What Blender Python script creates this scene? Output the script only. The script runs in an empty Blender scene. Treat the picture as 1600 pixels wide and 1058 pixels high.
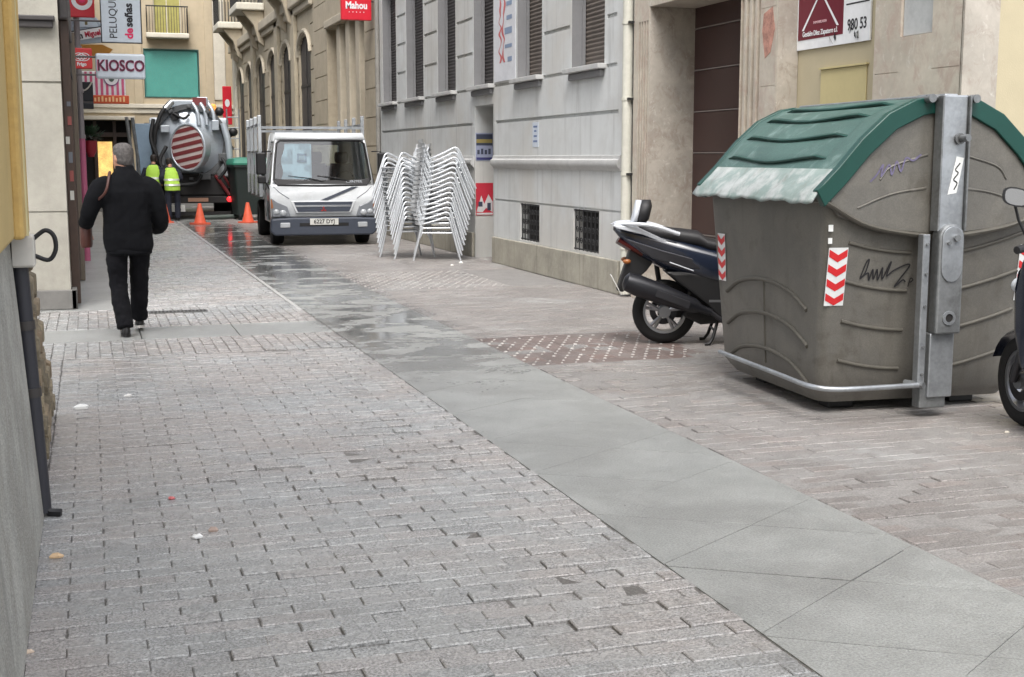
import bpy, bmesh, math, random
from mathutils import Vector, Matrix, Euler
random.seed(7)
R = math.radians
SC = bpy.context.scene
COL = SC.collection

# ------------------------------------------------------------------ camera
cam_d = bpy.data.cameras.new('camera'); cam = bpy.data.objects.new('camera', cam_d); COL.objects.link(cam)
cam_d.sensor_width = 36.0; cam_d.lens = 45.0; cam_d.clip_start = 0.05; cam_d.clip_end = 1000
cam.location = (0, 0, 1.6)
cam.rotation_euler = (R(90 - 8.026), 0, R(-18.096))
SC.camera = cam

# ------------------------------------------------------------------ sky and sun (overcast)
world = bpy.data.worlds.new('World'); SC.world = world; world.use_nodes = True
wn = world.node_tree; wn.nodes.clear()
sky = wn.nodes.new('ShaderNodeTexSky'); sky.sky_type = 'NISHITA'; sky.sun_disc = False
SUN_EL, SUN_AZ = 58.0, 200.0            # azimuth clockwise from +Y
sky.sun_elevation = R(SUN_EL); sky.sun_rotation = R(SUN_AZ)
sky.air_density = 1.0; sky.dust_density = 4.0; sky.ozone_density = 1.0
hs = wn.nodes.new('ShaderNodeHueSaturation'); hs.inputs['Saturation'].default_value = 0.34   # cloud cover greys the sky
bg = wn.nodes.new('ShaderNodeBackground'); bg.inputs['Strength'].default_value = 0.15
wo = wn.nodes.new('ShaderNodeOutputWorld')
wn.links.new(sky.outputs[0], hs.inputs['Color']); wn.links.new(hs.outputs[0], bg.inputs['Color']); wn.links.new(bg.outputs[0], wo.inputs['Surface'])
sun_d = bpy.data.lights.new('sun', 'SUN'); sun_d.energy = 0.7; sun_d.angle = R(30); sun_d.color = (1.0, 0.97, 0.93)
sun = bpy.data.objects.new('sun', sun_d); COL.objects.link(sun)
sun.rotation_euler = Euler((R(90 - SUN_EL), 0, R(180 - SUN_AZ)), 'XYZ')
SC.view_settings.view_transform = 'Standard'; SC.view_settings.look = 'None'
SC.view_settings.exposure = 1.4; SC.view_settings.gamma = 1.0

# ------------------------------------------------------------------ helpers: materials
def srgb(r, g, b):
    f = lambda c: (c/255/12.92) if c/255 <= 0.04045 else ((c/255+0.055)/1.055)**2.4
    return (f(r), f(g), f(b))
MATS = {}
def nd(t, kind, **kw):
    n = t.nodes.new(kind)
    for k, v in kw.items(): setattr(n, k, v)
    return n
def mixc(t, fac, a, b, mode='MIX'):
    m = nd(t, 'ShaderNodeMix', data_type='RGBA', blend_type=mode)
    for i, x in ((0, fac), (6, a), (7, b)):
        if hasattr(x, 'is_output'): t.links.new(x, m.inputs[i])
        else: m.inputs[i].default_value = x if i == 0 else (*x[:3], 1)
    return m.outputs[2]
def mth(t, op, a, b=None, c=None, clamp=False):
    m = nd(t, 'ShaderNodeMath', operation=op); m.use_clamp = clamp
    for i, x in enumerate((a, b, c)):
        if x is None: continue
        if hasattr(x, 'is_output'): t.links.new(x, m.inputs[i])
        else: m.inputs[i].default_value = x
    return m.outputs[0]
def sstep(t, x, lo, hi):
    m = nd(t, 'ShaderNodeMapRange', interpolation_type='SMOOTHSTEP')
    t.links.new(x, m.inputs[0]); m.inputs[1].default_value = lo; m.inputs[2].default_value = hi
    m.inputs[3].default_value = 0; m.inputs[4].default_value = 1
    return m.outputs[0]
def noise(t, vec, scale, detail=4, rough=0.55, dist=0.0):
    n = nd(t, 'ShaderNodeTexNoise'); n.inputs['Scale'].default_value = scale; n.inputs['Detail'].default_value = detail
    n.inputs['Roughness'].default_value = rough; n.inputs['Distortion'].default_value = dist
    t.links.new(vec, n.inputs['Vector']); return n.outputs['Fac']
def mapv(t, vec, sc, loc=(0, 0, 0), rot=(0, 0, 0)):
    m = nd(t, 'ShaderNodeMapping'); m.inputs['Scale'].default_value = sc; m.inputs['Location'].default_value = loc
    m.inputs['Rotation'].default_value = rot
    t.links.new(vec, m.inputs['Vector']); return m.outputs[0]

def M(name, col, rough=0.6, metal=0.0, var=0.15, scale=3.0, bump=0.15, bscale=60.0, streak=0.0, streakcol=None,
      stain=0.0, staincol=(0.05, 0.045, 0.04), coat=0.0, emit=0.0, island=0.0, worldpos=True, wet=False, spec=0.5, alpha=None,
      trans=0.0, rvar=0.1, bdist=0.01, veins=None, stscale=1.3, speck=0.0, tint=0.35, patch=None):
    if name in MATS: return MATS[name]
    m = bpy.data.materials.new(name); m.use_nodes = True; t = m.node_tree; t.nodes.clear()
    out = nd(t, 'ShaderNodeOutputMaterial'); bs = nd(t, 'ShaderNodeBsdfPrincipled')
    t.links.new(bs.outputs[0], out.inputs[0])
    if worldpos: vec = nd(t, 'ShaderNodeNewGeometry').outputs['Position']
    else: vec = nd(t, 'ShaderNodeTexCoord').outputs['Object']
    n1 = noise(t, vec, scale, 6, 0.6)
    n2 = noise(t, vec, scale*7.3, 4, 0.6)
    f = mth(t, 'ADD', mth(t, 'MULTIPLY', n1, 0.65), mth(t, 'MULTIPLY', n2, 0.35))
    f = sstep(t, f, 0.3, 0.7)
    c = mixc(t, f, [x*(1-var) for x in col], [min(1, x*(1+var)) for x in col])
    if veins:
        vn = noise(t, mapv(t, vec, (1, 1, 0.7)), 6.0, 9, 0.75, 0.7)
        c = mixc(t, mth(t, 'MULTIPLY', sstep(t, vn, 0.46, 0.66), 0.8), c, veins)
        vn2 = noise(t, mapv(t, vec, (1, 1, 0.8), (9, 3, 1)), 14.0, 8, 0.75, 1.0)
        c = mixc(t, mth(t, 'MULTIPLY', sstep(t, vn2, 0.55, 0.68), 0.6), c, (0.62, 0.6, 0.55))
    if island:
        ge = nd(t, 'ShaderNodeNewGeometry'); oi = nd(t, 'ShaderNodeObjectInfo')
        fr = mth(t, 'FRACT', mth(t, 'ADD', ge.outputs['Random Per Island'], oi.outputs['Random']))
        k = mth(t, 'ADD', mth(t, 'MULTIPLY', fr, 2*island), 1-island)
        c = mixc(t, 1.0, c, k, 'MULTIPLY') if False else c
        vm = nd(t, 'ShaderNodeVectorMath', operation='SCALE'); t.links.new(c, vm.inputs[0]); t.links.new(k, vm.inputs['Scale'])
        c = vm.outputs[0]
        c2 = mixc(t, mth(t, 'MULTIPLY', sstep(t, mth(t, 'FRACT', mth(t, 'MULTIPLY', fr, 7.31)), 0.6, 1.0), tint), c, (col[0]*1.25, col[1]*0.98, col[2]*0.9))
        c = c2
    if patch:
        pn = noise(t, mapv(t, vec, (1, 1, 1), (3.7, 1.9, 0.4)), patch[2], 6, 0.62, 0.3)
        c = mixc(t, mth(t, 'MULTIPLY', sstep(t, pn, 0.42, 0.62), patch[1]), c, patch[0])
    if speck:
        kk = mth(t, 'ADD', mth(t, 'MULTIPLY', sstep(t, noise(t, vec, 105, 3, 0.75), 0.38, 0.62), 2*speck), 1-speck)
        vm2 = nd(t, 'ShaderNodeVectorMath', operation='SCALE'); t.links.new(c, vm2.inputs[0]); t.links.new(kk, vm2.inputs['Scale']); c = vm2.outputs[0]
    if streak:
        sn = noise(t, mapv(t, vec, (5, 5, 0.35)), 1.6, 5, 0.65)
        c = mixc(t, mth(t, 'MULTIPLY', sstep(t, sn, 0.5, 0.75), streak), c, streakcol or [x*0.55 for x in col])
    if stain:
        sn = noise(t, vec, stscale, 8, 0.68, 0.4)
        c = mixc(t, mth(t, 'MULTIPLY', sstep(t, sn, 0.52, 0.72), stain), c, staincol)
    ro = mth(t, 'ADD', rough - rvar/2, mth(t, 'MULTIPLY', n2, rvar))
    hgt = noise(t, vec, bscale, 5, 0.6)
    if wet:
        sp = nd(t, 'ShaderNodeSeparateXYZ'); t.links.new(vec, sp.inputs[0])
        X, Y = sp.outputs[0], sp.outputs[1]
        gx = mth(t, 'MULTIPLY', sstep(t, X, 1.9, 2.25), mth(t, 'SUBTRACT', 1.0, sstep(t, X, 2.9, 3.7)))
        gy = mth(t, 'MULTIPLY', sstep(t, Y, 7.6, 11.5), mth(t, 'SUBTRACT', 1.0, sstep(t, Y, 30.0, 36.0)))
        far = sstep(t, Y, 13.0, 24.0)
        wnz = noise(t, mapv(t, vec, (0.75, 1.15, 1)), 1.9, 7, 0.66, 0.5)
        thr = mth(t, 'ADD', wnz, mth(t, 'MULTIPLY', far, 0.06))
        wm = mth(t, 'MULTIPLY', mth(t, 'MULTIPLY', gx, gy), sstep(t, thr, 0.455, 0.545), clamp=True)
        wm2 = mth(t, 'MULTIPLY', wm, 0.66)
        c = mixc(t, wm2, c, (0.035, 0.037, 0.04))
        mr = nd(t, 'ShaderNodeMix', data_type='FLOAT'); t.links.new(wm, mr.inputs[0]); t.links.new(ro, mr.inputs[2]); mr.inputs[3].default_value = 0.10
        ro = mr.outputs[0]
        bstr = mth(t, 'MULTIPLY', mth(t, 'SUBTRACT', 1.0, wm), bump)
    t.links.new(c, bs.inputs['Base Color']); t.links.new(ro, bs.inputs['Roughness'])
    bs.inputs['Metallic'].default_value = metal
    bs.inputs['Specular IOR Level'].default_value = spec
    if coat: bs.inputs['Coat Weight'].default_value = coat; bs.inputs['Coat Roughness'].default_value = 0.08
    if trans: bs.inputs['Transmission Weight'].default_value = trans
    if emit:
        t.links.new(c, bs.inputs['Emission Color']); bs.inputs['Emission Strength'].default_value = emit
    if bump:
        b = nd(t, 'ShaderNodeBump'); b.inputs['Strength'].default_value = bump; b.inputs['Distance'].default_value = bdist
        if wet: t.links.new(bstr, b.inputs['Strength'])
        t.links.new(hgt, b.inputs['Height']); t.links.new(b.outputs[0], bs.inputs['Normal'])
    MATS[name] = m; return m

def P(name, r, g, b, rough=0.5, **kw):       # plain painted / moulded material from an sRGB look, object space
    kw.setdefault('worldpos', False); kw.setdefault('var', 0.08); kw.setdefault('bump', 0.03)
    return M(name, srgb(r, g, b), rough, **kw)
def glass_mat(name, tint=(0.55, 0.62, 0.62), dark=0.0):
    if name in MATS: return MATS[name]
    m = bpy.data.materials.new(name); m.use_nodes = True; t = m.node_tree; t.nodes.clear()
    out = nd(t, 'ShaderNodeOutputMaterial'); mx = nd(t, 'ShaderNodeMixShader'); tr = nd(t, 'ShaderNodeBsdfTransparent'); gl = nd(t, 'ShaderNodeBsdfGlossy')
    tr.inputs[0].default_value = (*tint, 1); gl.inputs['Roughness'].default_value = 0.03
    fr = nd(t, 'ShaderNodeFresnel'); fr.inputs[0].default_value = 1.5
    t.links.new(mth(t, 'ADD', fr.outputs[0], 0.06), mx.inputs[0]); t.links.new(tr.outputs[0], mx.inputs[1]); t.links.new(gl.outputs[0], mx.inputs[2]); t.links.new(mx.outputs[0], out.inputs[0])
    MATS[name] = m; return m

# ------------------------------------------------------------------ helpers: meshes and objects
def tag(o, label=None, cat=None, group=None, kind=None):
    if label: o['label'] = label
    if cat: o['category'] = cat
    if group: o['group'] = group
    if kind: o['kind'] = kind
    return o
def thing(name, label, cat, loc=(0, 0, 0), rotz=0.0, group=None):
    o = bpy.data.objects.new(name, None); COL.objects.link(o); o.empty_display_size = 0.2
    o.location = loc; o.rotation_euler = (0, 0, rotz); tag(o, label, cat, group); return o
def copy_tree(o, parent=None):
    c = o.copy(); COL.objects.link(c); c.parent = parent
    for ch in list(o.children): copy_tree(ch, c)
    return c
def V(*a): return Vector(a)

class MB:
    def __init__(s): s.v = []; s.f = []
    def add(s, vs, fs):
        b = len(s.v); s.v += [tuple(x) for x in vs]; s.f += [tuple(i+b for i in f) for f in fs]; return s
    def box(s, c, size, rot=None):
        hx, hy, hz = (x/2 for x in size); c = Vector(c)
        vs = [Vector((x, y, z)) for z in (-hz, hz) for y in (-hy, hy) for x in (-hx, hx)]
        if rot is not None:
            m = Euler(rot).to_matrix() if not isinstance(rot, Matrix) else rot
            vs = [m @ p for p in vs]
        return s.add([p + c for p in vs], [(0, 2, 3, 1), (4, 5, 7, 6), (0, 1, 5, 4), (2, 6, 7, 3), (0, 4, 6, 2), (1, 3, 7, 5)])
    def b2(s, a, b):
        return s.box([(a[i]+b[i])/2 for i in range(3)], [abs(b[i]-a[i]) for i in range(3)])
    def quad(s, a, b, c, d): return s.add([a, b, c, d], [(0, 1, 2, 3)])
    def cyl(s, p0, p1, r0, r1=None, n=12, caps=True):
        r1 = r0 if r1 is None else r1
        p0, p1 = Vector(p0), Vector(p1); d = (p1-p0).normalized()
        u = d.orthogonal().normalized(); w = d.cross(u)
        vs = []
        for p, r in ((p0, r0), (p1, r1)):
            for i in range(n):
                a = 2*math.pi*i/n; vs.append(p + u*(r*math.cos(a)) + w*(r*math.sin(a)))
        fs = [(i, (i+1) % n, n+(i+1) % n, n+i) for i in range(n)]
        if caps: fs += [tuple(range(n-1, -1, -1)), tuple(range(n, 2*n))]
        return s.add(vs, fs)
    def tube(s, path, r, n=8, closed=False, caps=True):
        path = [Vector(p) for p in path]; k = len(path); vs = []; prev = None
        rr = r if hasattr(r, '__len__') else [r]*k
        for i, p in enumerate(path):
            if closed: d = path[(i+1) % k] - path[i-1]
            else: d = path[min(i+1, k-1)] - path[max(i-1, 0)]
            d = d.normalized() if d.length > 1e-9 else Vector((0, 0, 1))
            if prev is None: u = d.orthogonal().normalized()
            else:
                u = prev - d*prev.dot(d); u = u.normalized() if u.length > 1e-6 else d.orthogonal().normalized()
            prev = u; w = d.cross(u)
            for j in range(n):
                a = 2*math.pi*j/n; vs.append(p + u*(rr[i]*math.cos(a)) + w*(rr[i]*math.sin(a)))
        fs = []
        for i in range(k if closed else k-1):
            a, b = i*n, ((i+1) % k)*n
            fs += [(a+j, a+(j+1) % n, b+(j+1) % n, b+j) for j in range(n)]
        if caps and not closed: fs += [tuple(range(n-1, -1, -1)), tuple(range((k-1)*n, k*n))]
        return s.add(vs, fs)
    def loft(s, rings, caps=True, closed=True):
        n = len(rings[0]); vs = [p for r in rings for p in r]; fs = []
        for i in range(len(rings)-1):
            a, b = i*n, (i+1)*n
            fs += [(a+j, a+(j+1) % n, b+(j+1) % n, b+j) for j in range(n if closed else n-1)]
        if caps: fs += [tuple(range(n-1, -1, -1)), tuple(range((len(rings)-1)*n, len(rings)*n))]
        return s.add(vs, fs)
    def lathe(s, prof, c=(0, 0, 0), axis='Z', n=24, mat=None, ring=False):
        rings = []
        for r, h in prof:
            ring = []
            for i in range(n):
                a = 2*math.pi*i/n; x, y = r*math.cos(a), r*math.sin(a)
                p = {'Z': (x, y, h), 'X': (h, x, y), 'Y': (y, h, x)}[axis]
                ring.append(Vector(p) if mat is None else mat @ Vector(p))
            rings.append([p + Vector(c) for p in ring])
        return s.loft(rings + [rings[0]], caps=False) if ring else s.loft(rings)
    def prism(s, poly, d0, d1, axis='Y'):      # poly of 2-D points, extruded along axis from d0 to d1
        mk = {'Y': lambda p, d: (p[0], d, p[1]), 'X': lambda p, d: (d, p[0], p[1]), 'Z': lambda p, d: (p[0], p[1], d)}[axis]
        n = len(poly); vs = [mk(p, d0) for p in poly] + [mk(p, d1) for p in poly]
        return s.add(vs, [(i, (i+1) % n, n+(i+1) % n, n+i) for i in range(n)] + [tuple(range(n-1, -1, -1)), tuple(range(n, 2*n))])
    def ball(s, c, r, n=12, m=8):
        r = r if hasattr(r, '__len__') else (r, r, r); rings = []
        for i in range(1, m):
            a = math.pi*i/m
            rings.append([Vector((c[0]+r[0]*math.sin(a)*math.cos(2*math.pi*j/n), c[1]+r[1]*math.sin(a)*math.sin(2*math.pi*j/n), c[2]-r[2]*math.cos(a))) for j in range(n)])
        return s.loft(rings)
    def mesh(s, name, off=(0, 0, 0), smooth=None):
        me = bpy.data.meshes.new(name); o = off
        me.from_pydata([(x-o[0], y-o[1], z-o[2]) for x, y, z in s.v], [], s.f)
        bm = bmesh.new(); bm.from_mesh(me)
        if smooth: bmesh.ops.remove_doubles(bm, verts=bm.verts, dist=2e-5)
        bmesh.ops.recalc_face_normals(bm, faces=bm.faces); bm.to_mesh(me); bm.free()
        if smooth:
            me.polygons.foreach_set('use_smooth', [True]*len(me.polygons)); me.set_sharp_from_angle(angle=R(smooth))
        me.update(); return me
    def obj(s, name, mat, parent=None, bevel=0, seg=2, smooth=None, world=False, label=None, cat=None, group=None, kind=None, loc=None):
        off = (0, 0, 0)
        if world and parent is not None:
            r = parent
            while r.parent: r = r.parent
            off = r.location
        if loc is not None: off = loc
        o = bpy.data.objects.new(name, s.mesh(name, off, smooth)); COL.objects.link(o)
        if loc is not None: o.location = loc
        if mat: o.data.materials.append(mat)
        o.parent = parent
        if bevel:
            b = o.modifiers.new('edge', 'BEVEL'); b.width = bevel; b.segments = seg; b.limit_method = 'ANGLE'; b.angle_limit = R(35)
        return tag(o, label, cat, group, kind)
def inst(name, mesh, parent=None, loc=(0, 0, 0), rot=(0, 0, 0), scale=(1, 1, 1)):
    o = bpy.data.objects.new(name, mesh); COL.objects.link(o); o.parent = parent
    o.location = loc; o.rotation_euler = rot; o.scale = scale; return o
def ell(c, a, b, n=16, p=2.0):                # superellipse ring about c spanned by vectors a and b
    c, a, b = Vector(c), Vector(a), Vector(b); out = []
    for i in range(n):
        t = 2*math.pi*i/n; ct, st = math.cos(t), math.sin(t)
        out.append(c + a*(abs(ct)**(2/p)*(1 if ct >= 0 else -1)) + b*(abs(st)**(2/p)*(1 if st >= 0 else -1)))
    return out
def rrect(hx, hy, r, z, c=(0, 0), k=4):       # rounded rectangle ring at height z
    out = []
    for sx, sy, a0 in ((1, 1, 0), (-1, 1, 90), (-1, -1, 180), (1, -1, 270)):
        for i in range(k+1):
            a = R(a0 + 90*i/k)
            out.append(Vector((c[0]+sx*(hx-r)+r*math.cos(a), c[1]+sy*(hy-r)+r*math.sin(a), z)))
    return out
def spline(pts, k=8):                         # Catmull-Rom through the points
    pts = [Vector(p) for p in pts]; P_ = [pts[0]*2-pts[1]] + pts + [pts[-1]*2-pts[-2]]; out = []
    for i in range(1, len(P_)-2):
        for j in range(k):
            t = j/k; a, b, c, d = P_[i-1], P_[i], P_[i+1], P_[i+2]
            out.append(0.5*((2*b) + (c-a)*t + (2*a-5*b+4*c-d)*t*t + (3*b-a-3*c+d)*t**3))
    return out + [pts[-1]]

def text(s, size, mat, parent, origin, right, up, extrude=0.002, sx=1.0, align='CENTER', name='lettering', bold=0.0, shear=0.0):
    # a word as mesh letters: origin, reading direction and up direction in the parent's space
    cu = bpy.data.curves.new('t', 'FONT'); cu.body = s; cu.size = size; cu.extrude = extrude; cu.align_x = align; cu.align_y = 'CENTER'; cu.resolution_u = 3
    cu.offset = bold; cu.shear = shear
    to = bpy.data.objects.new('t', cu); COL.objects.link(to)
    me = bpy.data.meshes.new_from_object(to.evaluated_get(bpy.context.evaluated_depsgraph_get()))
    bpy.data.objects.remove(to); bpy.data.curves.remove(cu)
    r, u = Vector(right).normalized(), Vector(up).normalized(); n = r.cross(u)
    m = Matrix(((r.x*sx, u.x, n.x, origin[0]), (r.y*sx, u.y, n.y, origin[1]), (r.z*sx, u.z, n.z, origin[2]), (0, 0, 0, 1)))
    me.transform(m); me.name = name
    o = bpy.data.objects.new(name, me); COL.objects.link(o); me.materials.clear(); me.materials.append(mat); o.parent = parent; return o

def facade(mb, O, u, n, U, Vv, ops):
    # a wall sheet on the plane through O (u along, z up, n outward), with openings (u0,u1,v0,v1,depth,closed)
    O, u, n = Vector(O), Vector(u), Vector(n); z = Vector((0, 0, 1))
    pt = lambda a, b, d=0.0: O + u*a + z*b - n*d
    us = sorted({U[0], U[1]} | {x for o in ops for x in o[:2] if U[0] < x < U[1]}); vs = sorted({Vv[0], Vv[1]} | {x for o in ops for x in o[2:4] if Vv[0] < x < Vv[1]})
    for j in range(len(vs)-1):
        run = None
        for i in range(len(us)):
            hole = True
            if i < len(us)-1:
                cu, cv = (us[i]+us[i+1])/2, (vs[j]+vs[j+1])/2
                hole = any(o[0] < cu < o[1] and o[2] < cv < o[3] for o in ops)
            if not hole and run is None: run = us[i]
            if hole and run is not None:
                mb.quad(pt(run, vs[j]), pt(us[i], vs[j]), pt(us[i], vs[j+1]), pt(run, vs[j+1])); run = None
    for o in ops:
        a, b, c, d, dp, cl = o
        mb.quad(pt(a, c), pt(a, d), pt(a, d, dp), pt(a, c, dp)); mb.quad(pt(b, c), pt(b, c, dp), pt(b, d, dp), pt(b, d))
        mb.quad(pt(a, d), pt(b, d), pt(b, d, dp), pt(a, d, dp)); mb.quad(pt(a, c), pt(a, c, dp), pt(b, c, dp), pt(b, c))
        if cl: mb.quad(pt(a, c, dp), pt(b, c, dp), pt(b, d, dp), pt(a, d, dp))
# ------------------------------------------------------------------ ground, paving
XL, XS0, XS1, XR = -0.27, 2.10, 3.20, 5.90          # left wall, slab strip, right facades
m_ground = M('ground_dirt', (0.10, 0.10, 0.095), 0.9, bump=0.3)
m_brick = M('grey_paving_brick', (0.315, 0.32, 0.318), 0.27, var=0.13, scale=1.1, bump=1.0, bscale=95, island=0.07, tint=0.18, speck=0.38, patch=((0.325, 0.292, 0.272), 0.7, 0.55), stain=0.6, staincol=(0.175, 0.17, 0.165), wet=True, rvar=0.2, bdist=0.0055, spec=0.8)
m_bed = M('joint_sand', (0.135, 0.128, 0.12), 0.9, bump=0.8, speck=0.3, wet=True)
m_slab = M('smooth_grey_slab', (0.30, 0.308, 0.298), 0.33, var=0.16, scale=2.6, bump=0.6, bscale=90, island=0.05, tint=0.0, speck=0.2, patch=((0.225, 0.228, 0.22), 0.75, 1.1), stain=0.6, staincol=(0.33, 0.335, 0.325), stscale=3.0, wet=True, rvar=0.25)
m_brick2 = M('worn_brownish_brick', (0.25, 0.235, 0.225), 0.42, var=0.2, scale=0.7, bump=1.0, bscale=80, island=0.07, tint=0.2, speck=0.3, patch=((0.20, 0.185, 0.175), 0.6, 1.6), stain=0.95, staincol=(0.34, 0.34, 0.335), stscale=0.8, wet=True, rvar=0.25, bdist=0.006)
m_bed2 = M('worn_joint', (0.235, 0.225, 0.215), 0.7, bump=0.8, bscale=60, speck=0.2, stain=0.6, staincol=(0.14, 0.13, 0.125), stscale=3, wet=True)
m_tact = M('brown_studded_tile', (0.165, 0.132, 0.122), 0.5, var=0.2, bump=0.5, island=0.08, speck=0.15, stain=0.65, staincol=(0.21, 0.2, 0.19), wet=True)
m_stud = M('worn_pale_stud', (0.42, 0.40, 0.38), 0.5, bump=0.1)

g = MB(); g.quad((-300, -100, -0.06), (300, -100, -0.06), (300, 500, -0.06), (-300, 500, -0.06))
g.obj('ground', m_ground, kind='structure')

def in_view(x, y):
    vx = x*math.cos(R(18.1)) - y*math.sin(R(18.1)); vy = x*math.sin(R(18.1)) + y*math.cos(R(18.1))
    return abs(vx) < vy*0.42 + 0.2 and y > 3.0
def brick_mesh(name, l, w, h=0.03, c=0.004):
    mb = MB(); k = 0.0
    mb.loft([[Vector((sx*(l/2-d), sy*(w/2-d), z)) for sx, sy in ((-1, -1), (1, -1), (1, 1), (-1, 1))] for z, d in ((-h, 0), (-c, 0), (0, c))])
    return mb.mesh(name)
def add_brick(mb, x, y, l, w, z, tx, ty, rz, h=0.03, c=0.004):
    cr, sr = math.cos(rz), math.sin(rz); vs = []
    for zz, d in ((-h, 0), (-c, 0), (0, c)):
        for sx, sy in ((-1, -1), (1, -1), (1, 1), (-1, 1)):
            a, b = sx*(l/2-d), sy*(w/2-d)
            vs.append((x + a*cr - b*sr, y + a*sr + b*cr, z + zz + a*ty + b*tx))
    fs = [(8, 9, 10, 11)] + [(k+j, k+(j+1) % 4, k+4+(j+1) % 4, k+4+j) for k in (0, 4) for j in range(4)]
    mb.add(vs, fs)

def brick_area(name, mat, bedmat, bedz, cells, nsep, lw, amp, bad, gap):
    # cells: (x, y, length, width, turned); the nsep nearest in view become single objects
    x0 = min(c[0]-c[2]/2 for c in cells)
    bed = MB()
    xs = [c[0] for c in cells]; ys = [c[1] for c in cells]
    bed.quad((min(xs)-0.15, min(ys)-0.1, bedz), (max(xs)+0.13, min(ys)-0.1, bedz), (max(xs)+0.13, max(ys)+0.1, bedz), (min(xs)-0.15, max(ys)+0.1, bedz))
    root = bed.obj(name, bedmat, kind='structure')
    L, W_ = lw; std = [brick_mesh('brick', L-gap, W_-gap)]
    cand = sorted([c for c in cells if in_view(c[0], c[1]) and abs(c[2]-L) < 1e-6 and not c[4]], key=lambda c: c[1])[:nsep]
    sep = set(id(c) for c in cand); rest = MB()
    for c in cells:
        x, y, l, w, tr = c
        b = bad(x, y); a = amp*(1+4.2*b)
        pass
        z = random.gauss(0, 1)*a*0.006; tx = random.gauss(0, 1)*a*0.012; ty = random.gauss(0, 1)*a*0.012; rz = random.gauss(0, 1)*0.004*(1+5*b)
        z = max(-0.006, min(0.007, z)); jx, jy = random.gauss(0, 0.0012*(1+4*b)), random.gauss(0, 0.001*(1+4*b))
        l = l + random.choice((0.0, 0.002, 0.0035, 0.004)); w = w + random.choice((0, 0, 0.0012))
        if id(c) in sep:
            o = inst('brick', std[0], root, (x+jx, y+jy, z), (tx, -ty, rz), (l/L, w/W_, 1))
        else:
            g_ = gap
            if tr: add_brick(rest, x+jx, y+jy, l-g_, w-g_, z, tx, ty, rz + math.pi/2)
            else: add_brick(rest, x+jx, y+jy, l-g_, w-g_, z, tx, ty, rz)
    if nsep: std[0].materials.append(mat)
    r = rest.obj('brick_field', mat, root, kind='stuff')
    return root

# left: running bond of long bricks, a turned band at the alley mouth, running bond beyond
L_, W_ = 0.255, 0.0945
cells = []
def run_bond(x0, x1, y0, y1, off=0):
    j = 0; y = y0 + W_/2
    while y < y1:
        x = x0 - (L_/2 if (j+off) % 2 else 0)
        while x < x1 - 0.02:
            a, b = max(x, x0), min(x+L_, x1)
            if b >= x1-1e-6: b += random.uniform(-0.007, 0.003)
            if b-a > 0.03: cells.append(((a+b)/2, y, b-a, W_, False))
            x += L_
        y += W_; j += 1
def turned(x0, x1, y0, y1):
    i = 0; x = x0 + W_/2
    while x < x1:
        y = y0 - (L_/2 if i % 2 else 0)
        while y < y1 - 0.02:
            a, b = max(y, y0), min(y+L_, y1)
            if b-a > 0.03: cells.append((x, (a+b)/2, b-a, W_, True))
            y += L_
        x += W_; i += 1
def bad_left(x, y):
    f = lambda cx, cy, rx, ry: math.exp(-((x-cx)/rx)**2-((y-cy)/ry)**2)
    return min(1, f(1.35, 6.5, 0.45, 0.35) + 0.8*f(1.75, 4.25, 0.5, 0.3) + 0.6*f(1.9, 7.3, 0.4, 0.7) + 0.45*f(0.8, 4.0, 0.4, 0.25) + 0.5*f(1.6, 10.6, 0.5, 0.5) + 0.3*f(1.4, 5.2, 0.5, 0.3))
run_bond(XL, XS0+0.001, 2.6, 10.75)
turned(XL, XS0-0.004, 10.78, 11.75)
run_bond(-3.2, XL-0.002, 6.2, 10.75); turned(-3.2, XL-0.003, 10.78, 11.75)
brick_area('brick_pavement_front', m_brick, m_bed, -0.0078, cells, 300, (L_, W_), 0.35, bad_left, 0.0052)
cells = []
turned(-3.2, XS0-0.004, 12.62, 14.2)
run_bond(0.28, XS0-0.06, 14.22, 40.0)
brick_area('brick_pavement_back', m_brick, m_bed, -0.007, cells, 0, (L_, W_), 0.3, lambda x, y: 0.15*(random.random() < 0.05), 0.006)
# pale slab band across the pavement, smooth gutter slabs along the left shop fronts, pale edging
band = thing('slab_band', None, None, (0, 0, 0)); band['kind'] = 'structure'
for i in range(6):
    x0 = -3.06 + i*0.86; mb = MB(); dz = random.uniform(-0.001, 0.001)
    mb.prism([(x0, 11.765), (x0+0.852, 11.765), (x0+0.852, 12.60), (x0, 12.60)], -0.04, -0.001+dz, 'Z')
    mb.obj('slab', m_slab, band, bevel=0.003, seg=1)
gut = thing('gutter_slabs', None, None, (0, 0, 0)); gut['kind'] = 'structure'
for i in range(24):
    y0 = 14.22 + i*1.1; mb = MB(); mb.b2((-0.6, y0, -0.04), (0.274, y0+1.094, -0.002 + random.uniform(-0.001, 0.001)))
    mb.obj('slab', m_slab, gut, bevel=0.003, seg=1)
edge = thing('edging_stones', None, None, (0, 0, 0)); edge['kind'] = 'structure'
m_edge = M('pale_edging', (0.40, 0.40, 0.39), 0.5, bump=0.2, wet=False)
for i in range(30):
    y0 = 13.6 + i*0.8; mb = MB(); mb.b2((XS0-0.052, y0, -0.04), (XS0-0.006, y0+0.794, 0.003)); mb.obj('stone', m_edge, edge, bevel=0.003, seg=1)

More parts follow.
